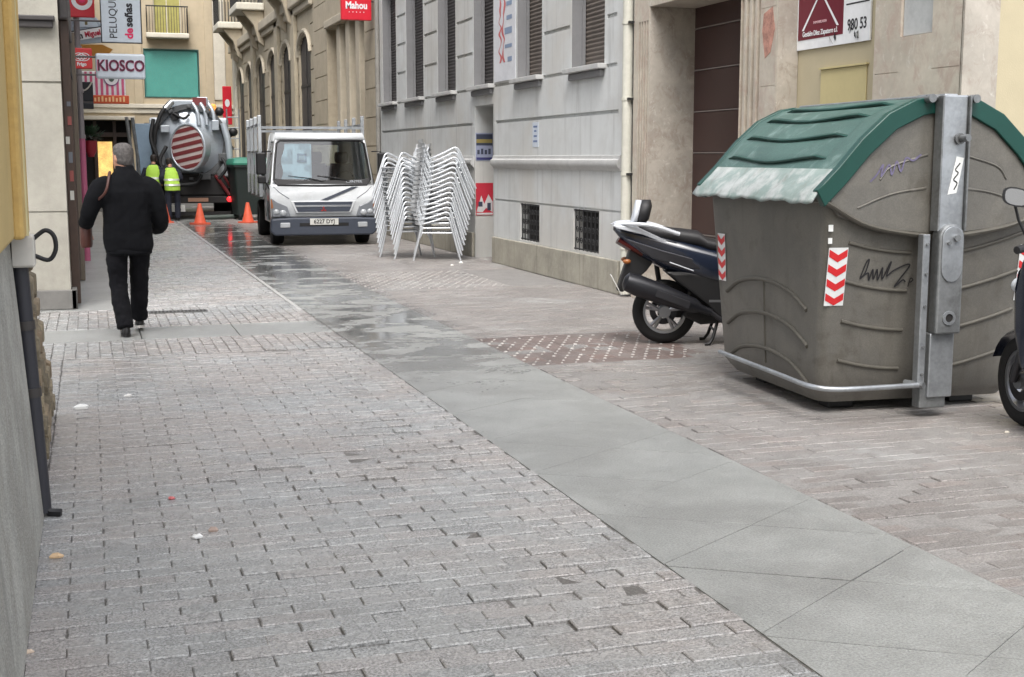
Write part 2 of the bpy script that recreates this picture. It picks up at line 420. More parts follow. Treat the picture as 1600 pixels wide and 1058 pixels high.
# the slab strip: rhombic slabs with triangles at the sides
strip = MB(); strip.quad((XS0-0.01, 2.4, -0.0055), (XS1+0.01, 2.4, -0.0055), (XS1+0.01, 42, -0.0055), (XS0-0.01, 42, -0.0055))
strip_o = strip.obj('slab_strip', m_bed, kind='structure')
def clip_poly(poly, ax, val, keep_gt):
    out = []
    for i in range(len(poly)):
        p, q = poly[i], poly[(i+1) % len(poly)]
        pin = (p[ax] > val) == keep_gt; qin = (q[ax] > val) == keep_gt
        if pin: out.append(p)
        if pin != qin:
            t = (val-p[ax])/(q[ax]-p[ax]); out.append((p[0]+(q[0]-p[0])*t, p[1]+(q[1]-p[1])*t))
    return out
def shrink(poly, d):
    cx = sum(p[0] for p in poly)/len(poly); cy = sum(p[1] for p in poly)/len(poly)
    return [(cx+(p[0]-cx)*(1-d/max(0.05, math.hypot(p[0]-cx, p[1]-cy))), cy+(p[1]-cy)*(1-d/max(0.05, math.hypot(p[0]-cx, p[1]-cy)))) for p in poly]
k = 0; yc = 4.08 - 0.79*3; XM = 2.70
while yc < 42:
    polys = [[(XM, yc), (XM+0.62, yc+0.395), (XM, yc+0.79), (XM-0.62, yc+0.395)],
             [(XM-0.62, yc-0.395), (XM, yc), (XM-0.62, yc+0.395)], [(XM+0.62, yc-0.395), (XM+0.62, yc+0.395), (XM, yc)]]
    for po in polys:
        po = clip_poly(po, 0, XS0+0.003, True); po = clip_poly(po, 0, XS1-0.003, False)
        po = shrink(po, 0.002 if abs(yc-4.08) > 0.1 else 0.0055)
        mb = MB(); mb.prism(po, -0.04, random.uniform(-0.0008, 0.0004), 'Z'); mb.obj('slab', m_slab, strip_o)
    yc += 0.79

# right: worn bricks, studded tiles, more worn bricks
cells = []
run_bond(XS1+0.004, 9.0, 2.6, 7.78, 0); run_bond(XS1+0.004, 6.6, 7.79, 9.26, 1)
def bad_right(x, y):
    f = lambda cx, cy, rx, ry: math.exp(-((x-cx)/rx)**2-((y-cy)/ry)**2)
    return min(1, 0.8*f(3.5, 7.0, 0.35, 1.4) + 0.5*f(4.0, 5.2, 0.7, 0.5) + 0.6*f(3.4, 8.8, 0.3, 0.6))
brick_area('brick_pavement_right', m_brick2, m_bed2, -0.0022, cells, 300, (L_, W_), 0.33, bad_right, 0.0055)
cells = []
run_bond(XS1+0.004, 6.6, 10.92, 15.3, 1); run_bond(XS1+0.004, 6.6, 17.72, 44, 1)
cells += []
c1 = cells; cells = []
run_bond(4.75, 6.6, 9.28, 10.9, 1); c1 += cells; cells = c1
brick_area('brick_pavement_far_right', m_brick2, m_bed2, -0.003, cells, 0, (L_, W_), 0.25, lambda x, y: 0.0, 0.005)
def tactile(name, x0, x1, y0, y1, tiles):
    bd = MB(); bd.quad((x0, y0, -0.006), (x1, y0, -0.006), (x1, y1, -0.006), (x0, y1, -0.006))
    ro = bd.obj(name, m_bed2, kind='structure'); s = 0.2; nx, ny = int(round((x1-x0)/s)), int(round((y1-y0)/s))
    tm = brick_mesh('tile', s-0.004, s-0.004, 0.03, 0.003); tm.materials.append(m_tact); rest = MB()
    for j in range(ny):
        for i in range(nx):
            x, y = x0+(i+0.5)*s, y0+(j+0.5)*s
            z = random.gauss(0, 0.0012)
            if tiles: inst('tile', tm, ro, (x, y, z-0.001), (random.gauss(0, 0.006), random.gauss(0, 0.006), 0))
            else: add_brick(rest, x, y, s-0.004, s-0.004, z-0.001, random.gauss(0, 0.004), random.gauss(0, 0.004), 0)
    if not tiles: rest.obj('tile_field', m_tact if False else m_brick2, ro, kind='stuff')
    st = MB(); n = 0; p = 0.118
    for j in range(int((y1-y0)/p)):
        for i in range(int((x1-x0)/p)):
            if random.random() < 0.10: continue
            r_ = random.uniform(0.008, 0.017)
            x, y = x0+(i+0.25+0.5*(j % 2))*p, y0+(j+0.5)*p
            st.loft([[Vector((x+r_*q*math.cos(a), y+r_*q*math.sin(a), z)) for a in [R(60*t) for t in range(6)]] for q, z in ((1.15, -0.004), (1.0, 0.003), (0.6, 0.006))])
    st.obj('studs', m_stud, ro, kind='stuff')
tactile('studded_tile_crossing', XS1+0.004, 4.80, 9.29, 10.89, True)
tactile('studded_tile_patch', XS1+0.004, 5.0, 15.31, 17.71, False)
# ------------------------------------------------------------------ buildings on the right
UY, NX = (0, 1, 0), (-1, 0, 0)                      # facade direction and outward normal of the right-hand row
m_gwall = M('pale_grey_render', (0.56, 0.575, 0.57), 0.85, var=0.08, scale=0.8, bump=0.25, bscale=120, patch=((0.50, 0.48, 0.44), 0.6, 0.6), streak=0.55, streakcol=(0.33, 0.33, 0.32), stain=0.32, staincol=(0.40, 0.395, 0.38))
m_gtrim = M('grey_trim_stone', (0.46, 0.46, 0.45), 0.75, var=0.1, bump=0.15, streak=0.3)
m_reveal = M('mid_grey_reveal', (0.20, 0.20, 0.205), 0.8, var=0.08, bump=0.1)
m_plinth = M('weathered_plinth_stone', (0.34, 0.32, 0.265), 0.85, var=0.18, scale=2.2, bump=0.4, bscale=50, streak=0.55, streakcol=(0.15, 0.14, 0.115), stain=0.35, staincol=(0.16, 0.15, 0.12))
m_iron = M('black_iron', (0.018, 0.018, 0.019), 0.5, var=0.2, bump=0.1)
m_dark = M('dark_interior', (0.015, 0.014, 0.014), 0.9, bump=0)
m_blind = M('brown_slat_blind', (0.125, 0.105, 0.09), 0.55, var=0.15, bump=0.05)
m_dblind = M('dark_shutter_paint', (0.05, 0.045, 0.045), 0.5, var=0.15, bump=0.05)
m_roof = M('roof_tile', (0.22, 0.13, 0.09), 0.8)

def shell(root, x0, x1, y0, y1, z0, z1, mat=m_gwall):
    mb = MB(); mb.b2((x0, y0, z0), (x1, y1, z1)); return mb.obj('core', mat, root, world=True)  # building volume behind the facade, added so light doesn't leak through
def roofslab(root, x0, x1, y0, y1, z):
    mb = MB(); mb.b2((x0, y0, z), (x1, y1, z+0.3)); return mb.obj('roof', m_roof, root, world=True, bevel=0.03, seg=1)  # unseen slab added over facade and core to stop light leaking in
def blind(root, xp, y0, y1, z0, z1, mat, pitch=0.055):
    mb = MB(); z = z0
    while z < z1:
        zt = min(z+pitch-0.006, z1); mb.add([(xp, y0, z), (xp, y1, z), (xp-0.012, y1, (z+zt)/2), (xp-0.012, y0, (z+zt)/2), (xp, y0, zt), (xp, y1, zt)], [(0, 1, 2, 3), (3, 2, 5, 4)])
        z += pitch
    mb.quad((xp+0.004, y0, z0), (xp+0.004, y1, z0), (xp+0.004, y1, z1), (xp+0.004, y0, z1))
    return mb.obj('blind', mat, root, world=True)

# --- grey townhouse
gh = thing('grey_townhouse', 'pale grey rendered townhouse with tall shuttered windows behind the stacked chairs', 'building', (XR, 13.88, 0))
wins = [(25.5, 26.74), (23.3, 24.63), (21.1, 22.26), (18.97, 20.03), (16.75, 17.82), (14.5, 15.61)]
Y0, Y1, ZT = 13.88, 27.05, 11.0
ops = []
for a, b in wins:
    ops.append((a, b, 2.71, 5.1, 0.19, False)); ops.append((a, b, 6.4, 8.6, 0.19, False))
ops += [(16.83, 17.67, 0.43, 0.955, 0.14, True), (14.62, 15.51, 0.43, 0.955, 0.14, True), (18.97, 19.97, 0.0, 2.42, 0.36, True)]
ed = sorted([(14.05, 14.05)] + wins + [(26.9, 26.9)])
for i in range(len(ed)-1):
    a, b = ed[i][1]+0.07, ed[i+1][0]-0.07
    if b-a > 0.15:
        for z in (3.26, 3.81, 4.36, 4.91): ops.append((a, b, z-0.024, z+0.024, 0.035, True))
        ops.append((a-0.02, b+0.02, 2.665, 2.709, 0.03, True))
ops += [(14.05, 18.85, 2.12, 2.165, 0.035, True), (20.1, 26.9, 2.12, 2.165, 0.035, True)]
ops += [(13.92, 18.9, 0.958, 0.985, 0.02, True), (20.05, 27.0, 0.958, 0.985, 0.02, True)]
ops += [(20.05, 27.0, 0.66, 0.685, 0.02, True)]
mb = MB(); facade(mb, (XR, 0, 0), UY, NX, (Y0, Y1), (0, ZT), ops)
mb.quad((XR, Y0, 0), (XR+0.3, Y0, 0), (XR+0.3, Y0, ZT), (XR, Y0, ZT))
mb.obj('wall', m_gwall, gh, world=True)
shell(gh, XR+0.7, XR+6, Y0, Y1, 0, ZT); roofslab(gh, XR-0.25, XR+6, Y0+0.02, Y1-0.02, ZT+0.002)
for i, (a, b) in enumerate(wins):
    for z0, z1 in ((2.71, 5.1), (6.4, 8.6)):
        bl = blind(gh, XR+0.188, a+0.003, b-0.003, z0+0.002, z1, m_blind if i >= 4 else m_dblind)
        fm = MB()
        for (p, q) in ((a+0.001, a+0.05), (b-0.05, b-0.001)): fm.b2((XR+0.13, p, z0+0.001), (XR+0.172, q, z1))
        fm.obj('frame', m_reveal, bl, world=True)
        # darker grey lining on one jamb of the reveal
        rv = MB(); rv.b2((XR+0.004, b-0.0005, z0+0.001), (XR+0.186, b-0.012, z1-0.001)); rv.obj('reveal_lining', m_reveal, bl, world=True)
        s = MB(); s.b2((XR-0.11, a-0.06, z0-0.05), (XR+0.18, b+0.06, z0+0.012)); sl = s.obj('sill', m_gtrim, gh, bevel=0.008, world=True)
        s = MB(); s.b2((XR-0.055, a+0.0, z0-0.14), (XR+0.01, b-0.0, z0-0.0515)); s.obj('shaded_sill_corbel', m_reveal, sl, bevel=0.02, world=True)  # dark box under the sill carries the soffit shadow in its colour
for (a, b) in ((13.92, 18.93), (20.01, 27.02)):
    mb = MB(); prof = [(0.0, 1.445), (0.02, 1.45), (0.03, 1.475), (0.055, 1.49), (0.07, 1.53), (0.06, 1.575), (0.03, 1.592), (0.026, 1.63), (0.0, 1.635)]
    mb.prism([(XR-d, z) for d, z in prof], a, b, 'Y'); mb.obj('string_course', m_gtrim, gh, smooth=40, world=True)
    mb = MB(); mb.b2((XR-0.045, a, 0.0), (XR-0.001, b, 0.40)); mb.obj('plinth', m_plinth, gh, bevel=0.012, world=True)
for (a, b) in ((16.83, 17.67), (14.62, 15.51)):    # wrought grilles over the cellar windows
    gr = MB(); w = b-a; bk = MB(); bk.quad((XR+0.137, a, 0.43), (XR+0.137, b, 0.43), (XR+0.137, b, 0.955), (XR+0.137, a, 0.955)); p = bk.obj('cellar_window', m_dark, gh, world=True)
    for i in range(7):
        y = a+0.04+(w-0.08)*i/6; gr.cyl((XR+0.02, y, 0.43), (XR+0.02, y, 0.955), 0.008, n=5)
        if i < 6:
            c = (y + (w-0.08)/12)
            for zc in (0.55, 0.69, 0.83):
                gr.tube([(XR+0.02, c+0.045*(1-t/14)*math.cos(t*0.7), zc+0.05*(1-t/14)*math.sin(t*0.7)) for t in range(12)], 0.006, 5)
    gr.b2((XR+0.012, a, 0.44), (XR+0.028, b, 0.455)); gr.b2((XR+0.012, a, 0.93), (XR+0.028, b, 0.945))
    gr.obj('grille', m_iron, p, world=True)
dr = MB(); dr.b2((XR+0.30, 19.0, 0.02), (XR+0.345, 19.94, 2.35)); d = dr.obj('door', m_dblind, gh, bevel=0.01, world=True)
hb = MB(); hb.ball((XR+0.28, 19.1, 1.05), 0.03); hb.obj('handle', m_gtrim, d, world=True)
# downpipe at the corner
m_pipe = M('cream_painted_pipe', (0.55, 0.54, 0.47), 0.5, var=0.1, bump=0.05, streak=0.3)
dp = thing('downpipe', 'cream rainwater downpipe at the corner between grey townhouse and marble doorway', 'pipe', (XR, 13.72, 0))
mb = MB(); mb.cyl((XR-0.03, 13.72, 0.03), (XR-0.03, 13.72, 10.9), 0.062, n=14); mb.obj('pipe', m_pipe, dp, smooth=40, world=True)
for i in range(12):
    z = 0.55+0.85*i; mb = MB(); mb.cyl((XR-0.03, 13.72, z), (XR-0.03, 13.72, z+0.035), 0.071, n=14); cl = mb.obj('clamp', m_pipe, dp, smooth=40, world=True)
    mb = MB(); mb.b2((XR-0.06, 13.61, z+0.002), (XR+0.0, 13.66, z+0.03)); mb.obj('bracket', m_iron, cl, world=True)
m_dcable = M('grey_pipe', (0.25, 0.24, 0.22), 0.6, bump=0.05)
mb = MB(); mb.cyl((XR-0.05, 27.03, 0.03), (XR-0.05, 27.03, 10.8), 0.05, n=10)
mb.obj('downpipe', m_dcable, None, smooth=40, label='thin grey downpipe between grey townhouse and beige stone building', cat='pipe')

# --- marble portal building (near right)
m_marble = M('pinkish_beige_marble', (0.49, 0.445, 0.375), 0.4, var=0.14, scale=2.5, bump=0.05, veins=(0.42, 0.325, 0.275), stain=0.3, staincol=(0.28, 0.26, 0.23))
m_marble2 = M('grey_beige_marble', (0.42, 0.385, 0.335), 0.4, var=0.16, scale=2.1, bump=0.05, veins=(0.30, 0.25, 0.21), stain=0.45, staincol=(0.23, 0.22, 0.2))
m_cream = M('cream_render', (0.45, 0.395, 0.27), 0.85, var=0.07, scale=0.7, bump=0.2, bscale=90, streak=0.18, streakcol=(0.42, 0.36, 0.25))
m_shut = M('dark_maroon_shutter', (0.045, 0.022, 0.020), 0.38, var=0.15, bump=0.03, scale=1.5)
m_shutline = M('pale_shutter_seam', (0.22, 0.19, 0.175), 0.4, bump=0)
mp = thing('marble_portal_building', 'cream building with veined marble pilasters and maroon shutter behind the container', 'building', (XR, 6.0, 0))
ops = [(11.10, 13.20, 0.0, 3.24, 0.57, False), (8.89, 10.42, 0.0, 4.2, 0.22, False), (8.16, 8.55, 2.51, 3.6, 0.04, False)]
for y0, y1 in ((13.22, 13.50), (11.12, 10.70)):
    lo, hi = min(y0, y1), max(y0, y1); n = 4
    for i in range(n):
        a = lo + (hi-lo)*(i+0.2)/n; ops.append((a, a+(hi-lo)/n*0.6, 0.9, 3.1, 0.04, True))
for z in (0.86, 1.55, 2.25, 2.95, 3.65): 
    for a, b in ((10.44, 10.69), (8.56, 8.87), (7.83, 8.15)): ops.append((a, b, z-0.003, z+0.003, 0.006, True))
mb = MB(); facade(mb, (XR, 0, 0), UY, NX, (7.82, 13.62), (0, 4.2), ops); mb.obj('marble_cladding', m_marble, mp, world=True)
mb = MB(); mb.b2((XR+0.004, 13.19, 0.003), (XR+0.566, 13.198, 3.236)); mb.obj('marble_jamb', m_marble2, mp, world=True, label='grey beige marble door jamb')
mb = MB(); mb.b2((XR+0.004, 10.408, 0.003), (XR+0.216, 10.418, 4.19))
mb.obj('marble_jamb', m_marble2, mp, world=True, label='grey beige marble door jamb')
mb = MB(); mb.b2((XR+0.003, 7.795, 0), (XR+0.30, 7.818, 4.199)); mb.obj('marble_return', m_marble2, mp, world=True)
mb = MB(); mb.quad((XR+0.22, 8.6, 0), (XR+0.22, 10.5, 0), (XR+0.22, 10.5, 4.2), (XR+0.22, 8.6, 4.2)); cw = mb.obj('recessed_cream_wall', m_cream, mp, world=True)
mb = MB(); mb.b2((XR, 7.83, 4.201), (XR+0.3, 13.6, 10.6)); mb.obj('upper_wall', m_cream, mp, world=True)
mb = MB(); mb.b2((XR+0.305, 7.81, 0), (XR+6, 7.83, 10.6)); mb.obj('side_wall', m_cream, mp, world=True)
for i in range(2):
    mb = MB(); mb.b2((XR-0.02, 11.4-2.4*i, 5.2), (XR-0.001, 12.5-2.4*i, 7.4)); mb.obj('window', m_dblind, mp, world=True, bevel=0.005)
shell(mp, XR+1.0, XR+6, 7.84, 13.6, 0, 10.6, m_cream); roofslab(mp, XR-0.3, XR+6, 7.7, 13.58, 10.602)
mb = MB(); mb.b2((XR+0.021, 8.165, 2.515), (XR+0.038, 8.545, 3.595)); mb.obj('inset_panel', M('grey_metal_panel', (0.42, 0.43, 0.43), 0.5, bump=0.02), mp, world=True, bevel=0.004)
sh = MB(); sh.quad((XR+0.575, 10.9, 0), (XR+0.575, 13.3, 0), (XR+0.575, 13.3, 3.4), (XR+0.575, 10.9, 3.4)); so = sh.obj('roller_shutter', m_shutline, mp, world=True)
z = 0.30
while z < 3.3:
    p = MB(); p.b2((XR+0.548, 11.05, z+0.008), (XR+0.574, 13.25, z+0.445)); p.obj('panel', m_shut, so, world=True, bevel=0.01); p = MB(); p.b2((XR+0.542, 11.05, z-0.004), (XR+0.573, 13.25, z+0.007)); p.obj('seam_strip', m_shutline, so, world=True); z += 0.452
# service hatch in the cream recess
hx = XR+0.22
m_hatch = M('ochre_painted_hatch', (0.52, 0.45, 0.24), 0.55, var=0.05, bump=0.03)
mb = MB(); mb.b2((hx-0.014, 9.30, 1.70), (hx-0.001, 10.0, 2.36)); h = mb.obj('service_hatch', m_hatch, mp, bevel=0.004, world=True)
mb = MB()
for i in range(3): mb.b2((hx-0.020, 9.36+0.2*i, 2.02), (hx-0.0145, 9.51+0.2*i, 2.035))
mb.obj('vent_slot', m_dblind, h, world=True)
mb = MB(); mb.b2((hx-0.03, 9.28, 2.362), (hx-0.001, 10.01, 2.378)); mb.obj('drip_edge', m_hatch, h, world=True)

# --- beige stone building with recessed piers
m_stone = M('beige_limestone', (0.41, 0.355, 0.265), 0.85, var=0.14, scale=1.2, bump=0.25, bscale=60, streak=0.3, streakcol=(0.24, 0.21, 0.16))
m_stone2 = M('pale_limestone', (0.46, 0.41, 0.32), 0.85, var=0.12, scale=1.2, bump=0.25, bscale=60, streak=0.25, streakcol=(0.28, 0.25, 0.2))
bs_ = thing('beige_stone_building', 'beige ashlar building with recessed tall piers behind the white flatbed truck', 'building', (XR, 27.1, 0))
ops = [(28.6, 33.3, 0.3, 4.85, 0.55, False)]
for i in range(16):
    z = 0.62+0.62*i
    for a, b in ((27.12, 28.52), (33.4, 35.2)): ops.append((a, b, z-0.012, z+0.012, 0.02, True))
mb = MB(); facade(mb, (XR, 0, 0), UY, NX, (27.1, 35.3), (0, 11.5), ops); mb.obj('wall', m_stone, bs_, world=True)
shell(bs_, XR+0.552, XR+6, 27.1, 35.3, 0, 11.5, m_stone); roofslab(bs_, XR-0.3, XR+6, 27.12, 35.28, 11.502)
for a in (29.5, 30.7, 31.9):
    mb = MB(); mb.b2((XR+0.06, a, 0.3), (XR+0.5, a+0.42, 4.845)); mb.obj('pier', m_stone2, bs_, bevel=0.02, world=True)
    
mb = MB(); mb.b2((XR-0.06, 28.5, 4.86), (XR+0.01, 33.4, 5.05)); mb.obj('lintel_moulding', m_stone2, bs_, bevel=0.02, world=True)
for y in (28.4, 30.8, 33.2):
    mb = MB(); mb.b2((XR-0.03, y, 6.2), (XR-0.001, y+1.0, 8.4)); mb.obj('window', m_dblind, bs_, world=True, bevel=0.005)

# --- ornate building with arched ground floor
m_orn = M('ochre_grey_ashlar', (0.40, 0.35, 0.26), 0.85, var=0.16, scale=1.1, bump=0.3, bscale=50, streak=0.35, streakcol=(0.2, 0.175, 0.13), stain=0.3, staincol=(0.2, 0.18, 0.15))
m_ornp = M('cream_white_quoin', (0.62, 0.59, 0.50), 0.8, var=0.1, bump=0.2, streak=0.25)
ob = thing('arcaded_ashlar_building', 'ornate ochre ashlar building with slim dark arched windows and balconies', 'building', (XR, 35.3, 0))
arches = [(35.9, 37.95), (39.5, 41.4), (42.5, 44.5), (45.7, 47.7), (49.0, 50.9), (52.1, 53.9)]
ops = []
for a, b in arches: ops.append((a, b, 0.6, 5.0, 0.08, False))
ed = [(35.4, 35.4)] + arches + [(55.6, 55.6)]
for i in range(len(ed)-1):
    for z in [0.9+0.62*k for k in range(8)]: ops.append((ed[i][1]+0.004, ed[i+1][0]-0.004, z-0.02, z+0.02, 0.035, True))
mb = MB(); facade(mb, (XR, 0, 0), UY, NX, (35.3, 55.6), (0, 12.0), ops); mb.quad((XR, 55.6, 0), (XR+6, 55.6, 0), (XR+6, 55.6, 12), (XR, 55.6, 12)); mb.obj('wall', m_orn, ob, world=True)
shell(ob, XR+0.5, XR+6, 35.32, 55.58, 0, 12, m_orn); roofslab(ob, XR-0.5, XR+6, 35.32, 55.58, 12.002)
for a, b in arches:
    c = (a+b)/2; w = (b-a)/2
    mb = MB(); mb.b2((XR+0.06, a, 0.6), (XR+0.078, b, 5.0)); wo_ = mb.obj('window', m_dblind, ob, world=True)
    mb = MB(); mb.b2((XR+0.045, c-0.04, 0.62), (XR+0.0595, c+0.04, 4.98)); mb.b2((XR+0.046, a, 3.6), (XR+0.0594, b, 3.68)); mb.obj('mullion', m_iron, wo_, world=True)
    # arch head: spandrel prism over the square opening and an arched hood
    arc = [(c+w*math.cos(R(t)), 5.0-0.55+0.55*math.sin(R(t))) for t in range(0, 181, 15)]
    mb = MB(); po = [(a-0.0, 5.0)] + [(y, z) for y, z in reversed(arc)] + [(b, 5.0)]
    for s_ in (0, 1):
        half = [(c, 4.999), (c, 4.999)]
    for i in range(len(arc)-1):
        (y0_, z0_), (y1_, z1_) = arc[i], arc[i+1]
        mb.b2((XR+0.002, min(y0_, y1_), max(z0_, z1_)-0.0), (XR+0.044, max(y0_, y1_), 5.02))
    mb.obj('arch_spandrel', m_orn, ob, world=True)
    mb = MB(); mb.tube([(XR-0.02, c+(w+0.1)*math.cos(R(t)), 4.5+0.65*math.sin(R(t))) for t in range(0, 181, 15)], 0.07, 6); mb.obj('arch_hood', m_stone2, ob, smooth=50, world=True)
for y in (38.5, 48.3, 54.7, 42.0):
    mb = MB(); mb.b2((XR-0.12, y-0.35, 0), (XR-0.002, y+0.35, 5.9)); mb.obj('pilaster', m_ornp if y > 54 else m_orn, ob, world=True, bevel=0.02)  # end pilaster paler: its side-lit brightness is put into the colour
mb = MB(); mb.b2((XR-0.22, 35.35, 5.9), (XR-0.003, 55.58, 6.2)); mb.b2((XR-0.12, 35.35, 5.7), (XR-0.002, 55.58, 5.899)); mb.obj('cornice', m_stone2, ob, world=True, bevel=0.03)
for yc, wd in ((39.5, 2.2), (46.5, 2.4), (53.0, 2.2)):
    mb = MB(); mb.b2((XR-0.95, yc-wd/2, 6.6), (XR-0.004, yc+wd/2, 6.85)); bal = mb.obj('balcony', m_ornp, ob, world=True, bevel=0.04)
    for s_ in (-1, 1):
        mb = MB(); y = yc+s_*(wd/2-0.3); mb.prism([(XR-0.75, 6.595), (XR-0.003, 6.595), (XR-0.003, 5.4), (XR-0.2, 5.55), (XR-0.35, 6.1)], y-0.13, y+0.13, 'Y'); mb.obj('console', m_stone, bal, world=True, bevel=0.03)
    mb = MB(); n = int(wd/0.12)
    for i in range(n+1):
        y = yc-wd/2+0.05+(wd-0.1)*i/n; mb.cyl((XR-0.9, y, 6.85), (XR-0.9, y, 7.85), 0.014, n=4)
    for i in range(8):
        for y in (yc-wd/2+0.05, yc+wd/2-0.05): mb.cyl((XR-0.9+0.12*i, y, 6.85), (XR-0.9+0.12*i, y, 7.85), 0.014, n=4)
    mb.b2((XR-0.93, yc-wd/2+0.02, 7.85), (XR-0.87, yc+wd/2-0.02, 7.9)); mb.obj('railing', m_iron, bal, world=True)
    mb = MB(); mb.b2((XR-0.02, yc-0.55, 6.86), (XR-0.001, yc+0.55, 9.6)); mb.obj('balcony_door', m_dblind, ob, world=True)

# ------------------------------------------------------------------ building closing the street
m_end = M('sandy_beige_render', (0.46, 0.385, 0.27), 0.85, var=0.1, scale=0.5, bump=0.2, bscale=60, streak=0.3, streakcol=(0.38, 0.315, 0.22))
m_endtrim = M('pale_stucco_trim', (0.60, 0.56, 0.47), 0.8, var=0.08, bump=0.1)
EY = 58.0
eb = thing('corner_building', 'sandy beige corner building closing the street with a green shuttered window', 'building', (3, EY, 0))
ops = [(2.41, 4.64, 4.22, 6.2, 0.12, False), (2.85, 3.99, 6.87, 9.3, 0.25, False), (-0.6, 1.75, 0.0, 3.2, 0.5, False), (2.3, 4.6, 0.0, 3.1, 0.35, False)]
mb = MB(); facade(mb, (0, EY, 0), (1, 0, 0), (0, -1, 0), (-7, 14), (0, 9.6), ops); mb.obj('wall', m_end, eb, world=True)
mb = MB(); mb.b2((-7, EY+0.9, 0), (14, EY+6, 9.6)); mb.obj('core', m_end, eb, world=True); roofslab(eb, -7.2, 14.2, EY-0.4, EY+6, 9.602)
m_teal = M('teal_green_shutter', (0.085, 0.33, 0.28), 0.55, var=0.06, bump=0.02)
mb = MB(); fx = 2.415
while fx < 4.62:
    mb.b2((fx, EY+0.06, 4.225), (fx+0.042, EY+0.10, 6.195)); fx += 0.046
gs = mb.obj('green_shutter', m_teal, eb, world=True)
mb = MB()
for a in ((2.41, 4.64, 4.18, 4.22), (2.41, 4.64, 6.2, 6.24), (2.37, 2.41, 4.18, 6.24), (4.64, 4.68, 4.18, 6.24)): mb.b2((a[0], EY-0.03, a[2]), (a[1], EY+0.058, a[3]))
mb.obj('frame', M('dark_teal_frame', (0.03, 0.10, 0.09), 0.5), gs, world=True)
mb = MB(); mb.b2((2.86, EY+0.18, 6.88), (3.98, EY+0.24, 9.29)); bw = mb.obj('balcony_window', M('olive_yellow_blind', (0.36, 0.33, 0.10), 0.6, bump=0.02), eb, world=True)
mb = MB()
for x in (2.86, 3.39, 3.95): mb.b2((x, EY+0.15, 6.88), (x+0.035, EY+0.179, 9.29))
mb.obj('frame', m_endtrim, bw, world=True)
mb = MB(); mb.b2((2.5, EY-0.55, 6.66), (4.28, EY-0.003, 6.87)); bo = mb.obj('balcony', m_endtrim, eb, world=True, bevel=0.04)
mb = MB(); 
for i in range(16): mb.cyl((2.55+1.68*i/15, EY-0.5, 6.87), (2.55+1.68*i/15, EY-0.5, 7.95), 0.014, n=4)
for i in range(6):
    for x in (2.55, 4.23): mb.cyl((x, EY-0.5+0.1*i, 6.87), (x, EY-0.5+0.1*i, 7.95), 0.014, n=4)
mb.b2((2.52, EY-0.53, 7.95), (4.26, EY-0.47, 8.0)); mb.obj('railing', m_iron, bo, world=True)
mb = MB(); mb.b2((-7, EY-0.14, 3.72), (14, EY-0.003, 3.9)); mb.b2((-7, EY-0.07, 3.5), (14, EY-0.002, 3.719)); mb.obj('string_course', m_endtrim, eb, world=True, bevel=0.02)
for x in (1.95, 4.95):
    mb = MB(); mb.b2((x, EY-0.08, 3.9), (x+0.35, EY-0.001, 9.5)); mb.obj('pilaster', m_end, eb, world=True, bevel=0.02)
for x in (5.3, -2.6):
    mb = MB(); mb.b2((x, EY-0.05, 4.1), (x+0.5, EY-0.001, 9.2)); mb.obj('panel_moulding', m_endtrim, eb, world=True, bevel=0.03)
m_glow = M('warm_lit_shop', (0.85, 0.50, 0.16), 0.6, emit=0.45, var=0.35, scale=2.5, bump=0)
mb = MB(); mb.b2((-0.6, EY+0.46, 0.0), (1.75, EY+0.49, 3.19)); mb.obj('shop_back', m_dark, eb, world=True)
mb = MB(); mb.b2((0.35, EY+0.40, 0.2), (0.95, EY+0.45, 2.3)); mb.obj('lit_doorway', m_glow, eb, world=True)
m_wood = M('dark_shop_wood', (0.05, 0.03, 0.022), 0.45)
mb = MB()
for x in (-0.6, 0.2, 1.0, 1.6): mb.b2((x, EY+0.05, 0), (x+0.13, EY+0.2, 3.19))
mb.b2((-0.6, EY+0.06, 2.5), (1.75, EY+0.19, 2.68)); mb.obj('shop_frame', m_wood, eb, world=True, bevel=0.01)
mb = MB(); mb.b2((2.31, EY+0.3, 0.0), (4.59, EY+0.34, 3.09)); mb.obj('garage_door', m_dblind, eb, world=True)
mb = MB(); mb.b2((-0.75, EY-0.6, 3.2), (1.9, EY-0.004, 3.36)); mb.obj('shop_canopy', m_endtrim, eb, world=True, bevel=0.02)

# ------------------------------------------------------------------ buildings on the left
m_yel = M('yellow_ochre_render', (0.47, 0.35, 0.15), 0.85, var=0.09, scale=0.8, bump=0.3, bscale=80, streak=0.25, streakcol=(0.42, 0.29, 0.12))
m_yplinth = M('grey_cement_plinth', (0.37, 0.365, 0.335), 0.85, var=0.2, scale=5, bump=0.9, bscale=90, speck=0.25, patch=((0.29, 0.28, 0.25), 0.8, 3.0), streak=0.6, streakcol=(0.22, 0.22, 0.2), stain=0.5, staincol=(0.33, 0.32, 0.3), stscale=4)
m_rub = M('brown_rubble_stone', (0.20, 0.165, 0.11), 0.9, var=0.3, scale=4, bump=0.8, bscale=35, island=0.25, bdist=0.02)
yb = thing('yellow_rendered_building', 'yellow ochre rendered building with grey cement plinth nearest on the left', 'building', (-0.27, 5.0, 0))
mb = MB(); mb.b2((-5, -9, 1.27), (-0.30, 6.0, 9.5)); mb.obj('wall', m_yel, yb, world=True, bevel=0.02)
